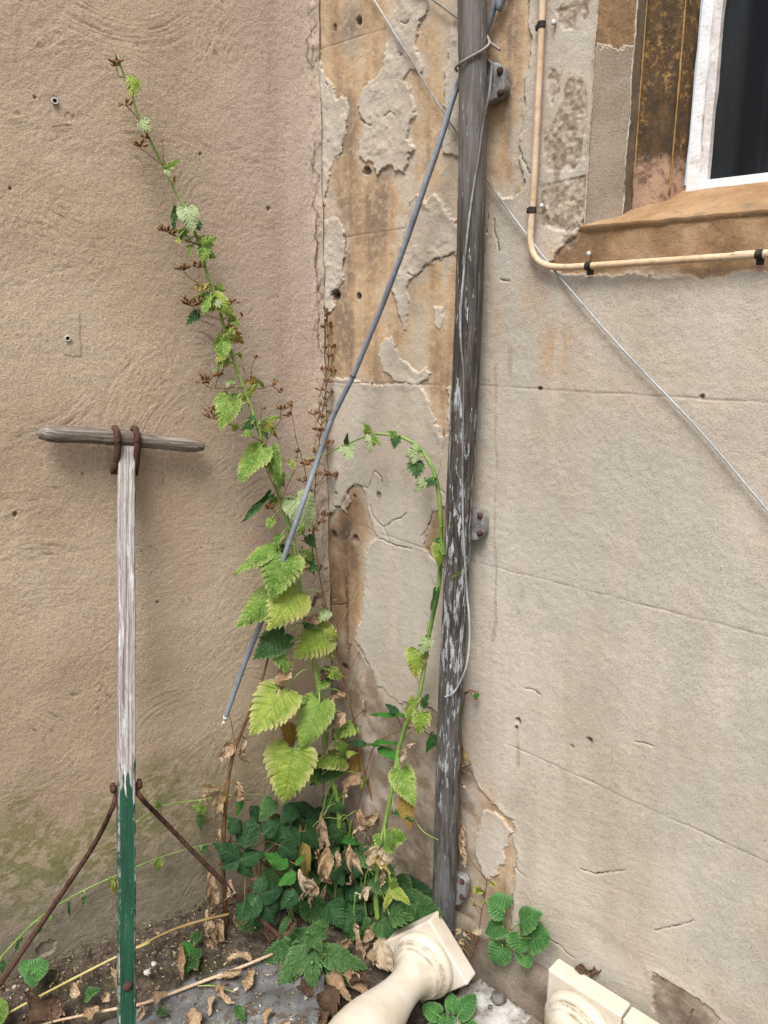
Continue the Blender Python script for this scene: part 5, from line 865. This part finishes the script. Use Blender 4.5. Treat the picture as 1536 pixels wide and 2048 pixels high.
for (a, b_, c_, d, w_, k_, sh) in [(800, 1431, 734, 1428, 11, 'g', 'lance'), (797, 1426, 768, 1406, 15, 'b', 'bramble'), (784, 1427, 818, 1432, 12, 'g', 'bramble'), (737, 1490, 692, 1483, 14, 'b', 'lance'), (737, 1491, 798, 1484, 15, 'g', 'lance'), (757, 1496, 811, 1523, 25, 'g', 'bramble'), (871, 1468, 850, 1509, 19, 'g', 'bramble'), (871, 1470, 874, 1500, 14, 'b', 'bramble')]: bp.leaf(a, b_, c_, d, w_, k_, 'R', .03, .045, shape=sh)
bp.done()
# dense undergrowth in the corner, each leaf its own part
ug = Plant('dead_nettle_clump', 'dense low clump of dark green leaves filling the corner behind the brambles', 'plant', onL(640, 1800, .06), None, .002, M_STEMD)
rg = np.random.default_rng(5)
for i in range(64):
    x_ = rg.uniform(470, 830) if i % 4 == 0 else rg.uniform(590, 830); lo = np.interp(x_, [470, 560, 700, 830], [1740, 1590, 1640, 1790]); y_ = rg.uniform(lo, 1870 if x_ < 760 else 1850); l = rg.uniform(40, 84); an = rg.uniform(.2, 2.9)
    f = 'L' if x_ < 650 else 'R'; o_ = rg.uniform(.02, .09)
    if f == 'R' and y_ < 1650: continue
    ug.leaf(x_, y_, x_ + l * math.cos(an), y_ + l * math.sin(an) * .9, l * rg.uniform(.6, .85), 'd' if rg.random() < .5 else 'b' if rg.random() < .85 else 'g', f, o_, o_ + rg.uniform(0, .03), shape='nettle', fold=rg.uniform(.15, .5))
for (a, b_, c_, d, w_, k_) in [(600, 1740, 606, 1800, 16, 'w'), (626, 1760, 620, 1815, 13, 'x'), (676, 1700, 672, 1745, 12, 'x'), (720, 1800, 716, 1850, 16, 'w'), (735, 1690, 726, 1728, 14, 'x'), (664, 1815, 668, 1862, 14, 'x'), (690, 1840, 700, 1890, 18, 'x'), (480, 1810, 474, 1856, 14, 'x'), (460, 1760, 452, 1800, 12, 'x'), (720, 1620, 712, 1668, 16, 'x'), (655, 1690, 650, 1780, 18, 'x'), (700, 1690, 706, 1775, 20, 'x'), (735, 1735, 742, 1800, 18, 'w'), (770, 1760, 766, 1830, 18, 'w')]: ug.leaf(a, b_, c_, d, w_, k_, 'L', .17, .18)
for (a, b_, c_, d, w_, k_) in [(560, 1640, 528, 1700, 46, 'd'), (590, 1650, 612, 1712, 46, 'd'), (630, 1665, 600, 1740, 50, 'd'), (655, 1640, 690, 1700, 50, 'd'), (690, 1650, 724, 1706, 46, 'd'), (700, 1700, 735, 1760, 48, 'd'), (560, 1720, 540, 1790, 50, 'd'), (620, 1740, 596, 1806, 50, 'd'), (660, 1740, 690, 1806, 50, 'd'), (700, 1770, 740, 1812, 46, 'd'), (640, 1620, 610, 1660, 40, 'b'), (590, 1610, 560, 1650, 40, 'b'), (545, 1600, 520, 1640, 34, 'd'), (660, 1590, 690, 1630, 36, 'd'), (610, 1790, 640, 1850, 46, 'd')]:
    ug.leaf(a, b_, c_, d, w_, k_, 'L', .075 + .03 * rg.random(), .10 + .03 * rg.random(), shape='nettle' if k_ == 'd' else 'bramble', fold=.3, curl=.3)
for i in range(26):
    x_ = rg.uniform(560, 800); f = 'L' if x_ < 650 else 'R'; ug.mb.add(*tube(spline([onG(x_, rg.uniform(1800, 1880), 0), SURF(f)(x_ + rg.uniform(-20, 20), 1760, .06), SURF(f)(x_ + rg.uniform(-50, 50), rg.uniform(1640, 1720), .05)], 5), [.0022, .0010], 5))
ug.done()
# young nettle in front
yn = Plant('young_nettle', 'bushy young nettle with toothed green leaves at the end of the rusty rod', 'plant', onG(626, 1925, 0), [onG(628, 1930, 0), onG(626, 1925, .04), onG(624, 1925, .075)], [.003, .0022], M_STEM)
def G2(px, py, z_): return onG(px, py, z_)
def gleaf(p, bx, by, bz, tx, ty, tz, w_, k_, up=.55, **kw):
    B, T = onG(bx, by, bz), onG(tx, ty, tz); a = (T - B); tc = CAM - B; tc /= np.linalg.norm(tc); n_ = tc * .6 + ZUP * up; p.q += 1
    d = dict(fold=.2, curl=.08, wav=.025, seed=abs(p.q + int(bx))); d.update(kw); sh = d.pop('shape', 'nettle')
    V, Fc, E_, VN = leaf_geo(B, T, w_ * m_per_px(B), n_, sh, **d); m = MB(); m.add(V, Fc, edge=E_, vein=VN); return m.build(d.get('name', 'leaf') if 0 else ('dead_leaf' if k_ in DRY else 'leaf'), LM[k_], p.t)
for q in [(578, 1896, .05, 519, 1920, .035, 50, 'd'), (610, 1885, .06, 580, 1958, .045, 50, 'd'), (617, 1884, .07, 550, 1984, .02, 58, 'd'), (630, 1888, .07, 624, 1996, .02, 52, 'd'), (655, 1910, .06, 737, 1936, .03, 56, 'd'), (640, 1895, .06, 690, 1960, .03, 40, 'd'), (622, 1872, .085, 578, 1858, .08, 30, 'd'), (625, 1868, .09, 661, 1834, .085, 36, 'd'), (626, 1873, .09, 658, 1872, .085, 22, 'd'), (622, 1876, .088, 612, 1905, .08, 24, 'd'), (628, 1876, .088, 645, 1905, .08, 26, 'd'), (660, 1930, .03, 700, 1975, .015, 30, 'd')]: gleaf(yn, *q)
for (a, b_) in ((578, 1896), (655, 1910), (640, 1895), (610, 1885)): yn.mb.add(*tube(spline([onG(626, 1915, .05), onG((626 + a) / 2, (1905 + b_) / 2, .06), onG(a, b_, .055)], 4), .0014, 5))
yn.done()
# round-leaved seedlings
rp_ = Plant('round_leaved_plant', 'small round-leaved green plant rooted at the wall foot right of the drainpipe', 'plant', onR(1005, 1890, .02), None, 0, M_STEM)
for (a, b_, c_, d, w_) in [(1009, 1822, 977, 1796, 40), (1040, 1846, 1080, 1828, 40), (1006, 1853, 968, 1866, 36), (1039, 1868, 1039, 1907, 42), (1061, 1876, 1100, 1876, 42), (1006, 1897, 986, 1931, 36), (1046, 1912, 1059, 1936, 24), (1038, 1905, 1035, 1920, 12)]:
    rp_.leaf(a, b_, c_, d, w_ * 1.25, 'r', 'R', .035, .045, fold=.08, shape='round'); rp_.twig([(1003, 1892, .012), ((a + 1003) / 2, (b_ + 1880) / 2, .035), (a, b_, .036)], .0014, 'R')
rp_.done()
bp2 = Plant('round_leaved_plant', 'small leafy green plant between the fallen baluster and the pale paving stone', 'plant', onG(905, 2060, 0), None, 0, M_STEM)
for q in [(905, 2022, .045, 902, 1984, .06, 28, 'r'), (918, 2028, .045, 952, 1988, .055, 40, 'r'), (875, 2030, .045, 845, 2010, .05, 38, 'r'), (895, 2032, .04, 892, 2068, .03, 34, 'r'), (925, 2045, .03, 960, 2060, .03, 26, 'r'), (880, 2050, .03, 850, 2070, .02, 36, 'r')]:
    gleaf(bp2, *q, shape='round', fold=.12); bp2.mb.add(*tube(spline([onG(905, 2060, 0), onG((905 + q[0]) / 2, (2055 + q[1]) / 2, .03), onG(q[0], q[1], q[2])], 4), .0013, 5))
bp2.done()
sg = Plant('clover_seedling', 'little dark green seedling on the soil right of the green shaft', 'plant', onG(385, 1925, .02), None, 0, M_STEM)
for q in [(388, 1880, .045, 402, 1858, .05, 20, 'd'), (378, 1905, .04, 368, 1880, .045, 24, 'g'), (385, 1915, .035, 402, 1895, .04, 26, 'd'), (378, 1928, .03, 352, 1925, .03, 20, 'd'), (382, 1912, .03, 392, 1940, .03, 24, 'd'), (380, 1918, .03, 374, 1945, .025, 18, 'g')]: gleaf(sg, *q, shape='round'); sg.mb.add(*tube([onG(385, 1930, .015), onG(q[0], q[1], q[2])], .001, 5))
sg.done()
s3 = Plant('round_leaved_plant', 'single pale green kidney-shaped leaf in front of the left rusty rod', 'plant', onG(62, 2000, .02), None, 0, M_STEM)
gleaf(s3, 64, 1946, .075, 96, 1922, .08, 44, 'r', shape='round', fold=.05); gleaf(s3, 62, 1942, .075, 42, 1922, .08, 32, 'r', shape='round', fold=.05); gleaf(s3, 64, 1944, .074, 68, 1974, .06, 30, 'r', shape='round', fold=.05); s3.mb.add(*tube(spline([onG(60, 2000, 0), onG(58, 1975, .04), onG(64, 1946, .075)], 4), .0013, 5)); s3.done()
s4 = Plant('round_leaved_plant', 'bright green leaf half out of view at the lower left edge', 'plant', onG(-5, 2060, .0), None, 0, M_STEM)
gleaf(s4, -6, 2020, .05, 15, 2004, .055, 44, 'n', shape='round', fold=.05); gleaf(s4, -6, 2022, .05, 5, 2046, .045, 34, 'n', shape='round', fold=.05); s4.mb.add(*tube([onG(-10, 2060, 0), onG(-6, 2020, .05)], .0013, 5)); s4.done()
# creepers on the brown wall
def creeper(label, pts, off, r, leaves):
    p = Plant('creeper', label, 'climbing plant', onL(*pts[0], off), [onL(*q, off) for q in pts], r, M_STEM)
    for (a, b_, c_, d, w_, k_, o) in leaves: p.leaf(a, b_, c_, d, w_, k_, 'L', off + .004, off + .012, shape='bramble', **o)
    return p.done()
creeper('thin green creeper slanting up the mossy wall behind the left rusty rod', [(-30, 1955), (0, 1917), (30, 1884), (68, 1845), (118, 1809), (175, 1777), (232, 1751), (273, 1733), (309, 1719), (360, 1702), (432, 1684)], .018, [.0022, .0018, .0014, .001],
        [(98, 1822, 96, 1848, 14, 'n', dict(roll=.5)), (82, 1852, 78, 1868, 10, 'd', dict(roll=.4)), (138, 1802, 139, 1836, 9, 'd', dict(roll=.5)), (171, 1790, 165, 1814, 10, 'd', dict(roll=.4)), (222, 1755, 229, 1790, 16, 'y', dict(roll=.5)), (230, 1760, 236, 1798, 15, 'o', dict(roll=.4)), (42, 1876, 30, 1905, 12, 'd', dict(roll=.5)), (5, 1922, 5, 1950, 12, 'd', {}), (316, 1716, 318, 1745, 20, 'y', dict(roll=.5)), (400, 1715, 405, 1735, 10, 'n', {}), (415, 1690, 400, 1706, 10, 'd', {})])
creeper('pale green creeper reaching across the brown wall right of the green shaft', [(270, 1645), (300, 1624), (330, 1610), (400, 1600), (470, 1590), (520, 1590), (548, 1594)], .018, [.0012, .0016, .0016, .001],
        [(398, 1612, 385, 1622, 16, 'n', {}), (403, 1612, 410, 1634, 14, 'n', {}), (400, 1630, 402, 1662, 16, 'd', {}), (320, 1612, 308, 1604, 14, 'n', {}), (305, 1622, 298, 1614, 10, 'n', {})])
# bits growing behind the drainpipe
bb = Plant('dead_ivy', 'dry twigs and a dead curled leaf caught behind the lower drainpipe', 'plant', onR(920, 1640, .01), [onR(a, b_, .012) for a, b_ in [(915, 1720), (922, 1650), (918, 1580), (925, 1520), (922, 1450), (930, 1388)]], .0012, M_STEM2)
for (a, b_, c_, d, w_, k_) in [(927, 1655, 914, 1700, 12, 'x'), (922, 1690, 930, 1735, 10, 'x'), (955, 1385, 948, 1400, 14, 'g'), (948, 1390, 946, 1405, 7, 'x'), (928, 1500, 940, 1535, 6, 'z'), (924, 1570, 938, 1578, 7, 'x'), (918, 1530, 936, 1528, 6, 'x')]: bb.leaf(a, b_, c_, d, w_, k_, 'R', .014, .022)
for pts in ([(930, 1384), (955, 1382)], [(928, 1500), (942, 1530)], [(926, 1505), (936, 1520)], [(915, 1532), (942, 1530)], [(920, 1700), (945, 1725), (970, 1758)], [(918, 1535), (932, 1545)]): bb.twig(pts, .0011, 'R', .016)
bb.done()
yw = Plant('yellow_seedling', 'wispy yellow-leaved seedling with bare twigs beside the lowest pipe bracket', 'plant', onR(960, 1900, .03), [onR(a, b_, .03) for a, b_ in [(935, 1925), (955, 1880), (962, 1830), (970, 1790), (975, 1755)]], [.0014, .0008], M_STEM2)
for (a, b_, c_, d, w_, k_) in [(955, 1785, 948, 1772, 12, 'y'), (957, 1782, 966, 1786, 10, 'y'), (956, 1780, 960, 1768, 8, 'y'), (985, 1768, 978, 1762, 8, 'y'), (985, 1768, 992, 1774, 8, 'y'), (970, 1808, 966, 1798, 8, 'y'), (948, 1812, 946, 1800, 7, 'y'), (922, 1858, 910, 1875, 9, 'w'), (928, 1862, 940, 1880, 9, 'w'), (930, 1868, 934, 1880, 8, 'n'), (920, 1878, 928, 1892, 7, 'w'), (915, 1892, 925, 1900, 9, 'x'), (945, 1862, 960, 1866, 8, 'w')]: yw.leaf(a, b_, c_, d, w_, k_, 'R', .034, .036, crumple=.02, roll=.0 if k_ == 'y' else .3)
for pts in ([(962, 1830), (950, 1812)], [(945, 1890), (980, 1876)], [(950, 1885), (930, 1860)], [(940, 1905), (920, 1880)], [(950, 1900), (955, 1920)], [(960, 1850), (945, 1840)]): yw.twig(pts, .0008, 'R', .032)
yw.done()
# loose stalks on the ground
def stalk(label, pts, r, m, seed):
    return tag(mk('straw_stalk', *tube(spline([onG(a, b_, z_) for a, b_, z_ in pts], 8), r, 8, jit=.04, seed=seed), m), label, 'stalk')
stalk('yellow straw stalk lying along the foot of the brown wall', [(-30, 2060, .03), (10, 2030, .035), (130, 1966, .05), (234, 1913, .06), (300, 1885, .06)], [.0020, .0028, .0022], stem_mat('yellow_straw', (.40, .33, .08), (.50, .42, .15), (.52, .45, .22)), 1)
stalk('tawny stalk sloping up to the dead plant right of the green shaft', [(270, 1896, .05), (340, 1862, .06), (400, 1842, .07), (458, 1828, .075)], [.0026, .0032, .003], stem_mat('tawny_stalk', (.22, .14, .05), (.32, .21, .08), (.38, .27, .12)), 2)
stalk('long pinkish stalk lying across the slate behind the shaft', [(40, 2060, .03), (120, 2040, .035), (234, 2017, .036), (290, 2006, .036), (400, 1965, .038), (480, 1935, .04), (545, 1908, .045)], [.0022, .0032, .0036, .0034], stem_mat('pinkish_stalk', (.36, .24, .15), (.46, .33, .22), (.52, .41, .29)), 3)
tag(mk('grass_sprig', *tube(spline([onG(395, 1972, .035), onG(430, 1972, .04), onG(470, 1985, .04)], 6), [.0012, .0016, .0008], 5), M_STEM), 'small green sprig lying on the slate', 'sprig')
# fallen leaves on the ground, each a thing
fallen = [(250, 1985, 224, 1935, 22, 'x', 'brown curled leaf standing against the left side of the green shaft'), (150, 1998, 165, 1955, 26, 'x', 'tan crumpled leaf under the yellow straw'), (108, 2000, 128, 2030, 26, 'x', 'pale brown leaf hanging over the yellow straw'), (60, 2020, 130, 2005, 70, 'k', 'large dark rotten leaf at the foot of the brown wall'), (215, 1985, 205, 2004, 20, 'x', 'small orange-brown leaf left of the green shaft'),
 (170, 1990, 200, 1978, 28, 'd', 'limp green leaf among the litter left of the shaft'), (175, 2035, 198, 2012, 26, 'x', 'folded tan leaf below the orange-brown leaf'), (362, 1890, 365, 1960, 16, 'x', 'narrow upright dry leaf in front of the dark seedling'), (505, 1915, 446, 1922, 26, 'x', 'long twisted tan leaf above the pinkish stalk'), (478, 1948, 430, 1955, 26, 'x', 'pale tan leaf lying along the pinkish stalk'), (505, 1940, 488, 1984, 24, 'x', 'crumpled brown leaf hanging over the pinkish stalk'),
 (430, 1972, 445, 1990, 22, 'x', 'light crumpled leaf scrap on the slate below the green sprig'), (440, 1985, 468, 2008, 14, 'x', 'thin brown leaf scrap on the slate'), (425, 1990, 418, 2030, 15, 'x', 'narrow brown leaf on the slate edge'), (285, 2010, 276, 2040, 22, 'x', 'tan leaf right beside the shaft bottom'), (310, 2000, 335, 1985, 22, 'x', 'crumpled leaf under the pinkish stalk near the shaft'), (380, 2020, 400, 2055, 40, 'x', 'broad tan leaf at the bottom of the slate'), (540, 2015, 530, 2052, 18, 'x', 'upright tan leaf at the lower edge of the slate'),
 (560, 2055, 580, 2040, 26, 'x', 'pale leaf end poking up at the lower edge of the picture'), (472, 2012, 490, 2046, 26, 'd', 'fresh green leaf fallen on the slate'), (318, 2020, 338, 2030, 16, 'd', 'dark green leaf scrap on the slate'), (660, 1950, 700, 2000, 34, 'x', 'brown leaf below the young nettle'), (690, 1945, 735, 1985, 36, 'x', 'brown leaf beside the young nettle near the baluster'), (640, 1985, 670, 2030, 44, 'k', 'dark crumpled leaf in front of the young nettle'), (600, 1970, 625, 1990, 26, 'k', 'dark reddish leaf under the young nettle'),
 (650, 2020, 640, 2055, 34, 'k', 'dark leaf at the left of the baluster shaft'), (700, 1965, 745, 1960, 30, 'k', 'dark leaf tucked against the baluster shaft'), (1180, 1950, 1208, 1938, 24, 'k', 'dark brown leaf behind the right baluster block'), (1150, 1935, 1180, 1948, 18, 'k', 'narrow brown leaf lying on top of the right baluster block'), (735, 1905, 770, 1935, 30, 'x', 'tan leaf behind the fallen baluster'), (545, 1880, 520, 1850, 24, 'k', 'dark dead leaf under the bramble'), (500, 1760, 536, 1775, 26, 'x', 'orange-brown dead leaf between the bramble leaves'), (590, 1840, 570, 1870, 26, 'k', 'dark dead leaf beneath the rusty rod end'), (700, 1885, 668, 1905, 28, 'x', 'tan leaf right of the young nettle')]
for i, (a, b_, c_, d, w_, k_, lab) in enumerate(fallen):
    z0 = .045 if b_ > 1840 else .12
    if a > 1100: z0 = .20 if a > 1160 else .22
    B, T = onG(a, b_, z0), onG(c_, d, z0 + (.012 if d < b_ else -.008)); tc = CAM - B; n_ = tc / np.linalg.norm(tc) + ZUP * .8 + RNG.normal(size=3) * .2
    V, Fc, E_, VN = leaf_geo(B, T, w_ * m_per_px(B) * (1.5 if k_ in 'xk' else 1), n_, 'dry' if k_ in 'xk' and i % 3 else 'nettle' if k_ != 'd' or i != 19 else 'bramble', seed=i * 3, **(dict(roll=RNG.uniform(.45, .8), twist=RNG.uniform(-1, 1), crumple=.045, fold=0., curl=RNG.uniform(-.1, .25)) if k_ in 'xk' else dict(curl=.1)))
    m = MB(); m.add(V, Fc, edge=E_, vein=VN); zmin = min(v[2] for v in m.v)
    o = m.build('fallen_leaf', LM[k_]); tag(o, lab, 'leaf', 'leaves fallen on the ground in the corner')
# uncountable litter: crumbs, seed husks, tiny stones
g = G('litter_crumbs'); r_ = g.n('NewGeometry').outputs['Random Per Island']; M_LIT = g.out(g.ramp(r_, (0., (.04, .028, .02)), (.35, (.13, .085, .05)), (.6, (.26, .18, .105)), (.88, (.34, .255, .165)), (.985, (.50, .44, .36))), .9, None, .1)
b = MB(); rg = np.random.default_rng(3)
def ground_z(P): return 0.0
for i in range(4200):
    if i < 2800: P = onL(rg.uniform(-40, 660), 1900, 0); P = C + DL * -rg.uniform(0, .85) + NL * abs(rg.normal() * .10 + .02); P[2] = .012 + .03 * math.exp(-max(0, (P - C) @ NL) / .06) + rg.uniform(0, .008)
    elif i < 3500: P = onG(rg.uniform(240, 640), rg.uniform(1900, 2060), .030)
    else: P = C + DR * rg.uniform(0, .5) + NR * abs(rg.normal() * .06 + .03); P[2] = .016 + rg.uniform(0, .01)
    if (P - C) @ NR < .02: continue
    l = rg.uniform(.0007, .0026) * (2.2 if rg.random() < .06 else 1); v = rg.normal(size=(4, 3)) * l * np.array([1, 1, .5]); b.add(P + v, [(0, 1, 2), (0, 2, 3), (0, 3, 1), (1, 3, 2)])
tag(b.build('litter', M_LIT, smooth=False), 'crumbs of soil, husks and leaf litter scattered on the ground', 'litter', kind='stuff')
# a few pebbles
M_PEB = mat_simple('pale_pebble', (.42, .40, .37), (.62, .60, .56), 30, .8, 200, .3)
M_PEBD = mat_simple('dark_pebble', (.10, .095, .09), (.17, .16, .155), 30, .8, 200, .3)
for (a, b_, r, m, lab) in ((308, 1928, 6, M_PEB, 'white pebble on the soil right of the green shaft'), (294, 1944, 7, M_PEB, 'larger white pebble nearest the green shaft'), (996, 1996, 16, M_PEBD, 'flat dark stone chip on the pale paving stone'), (980, 2013, 5, M_PEBD, 'tiny dark pebble on the pale paving stone'), (963, 1858, 8, M_PEB, 'white chip at the wall foot beside the round-leaved plant')):
    P = onG(a, b_, .030 if b_ > 1900 else .13); rr2 = r * m_per_px(P); rgp = np.random.default_rng(a); V, Fc = lathe([(-.5 * rr2, .3 * rr2), (-.35 * rr2, .8 * rr2), (0, rr2), (.3 * rr2, .8 * rr2), (.45 * rr2, .3 * rr2)], P, ZUP + rgp.normal(size=3) * .2, 9)
    tag(mk('pebble', [np.asarray(v) + rgp.normal(size=3) * rr2 * .1 for v in V], Fc, m), lab, 'pebble')
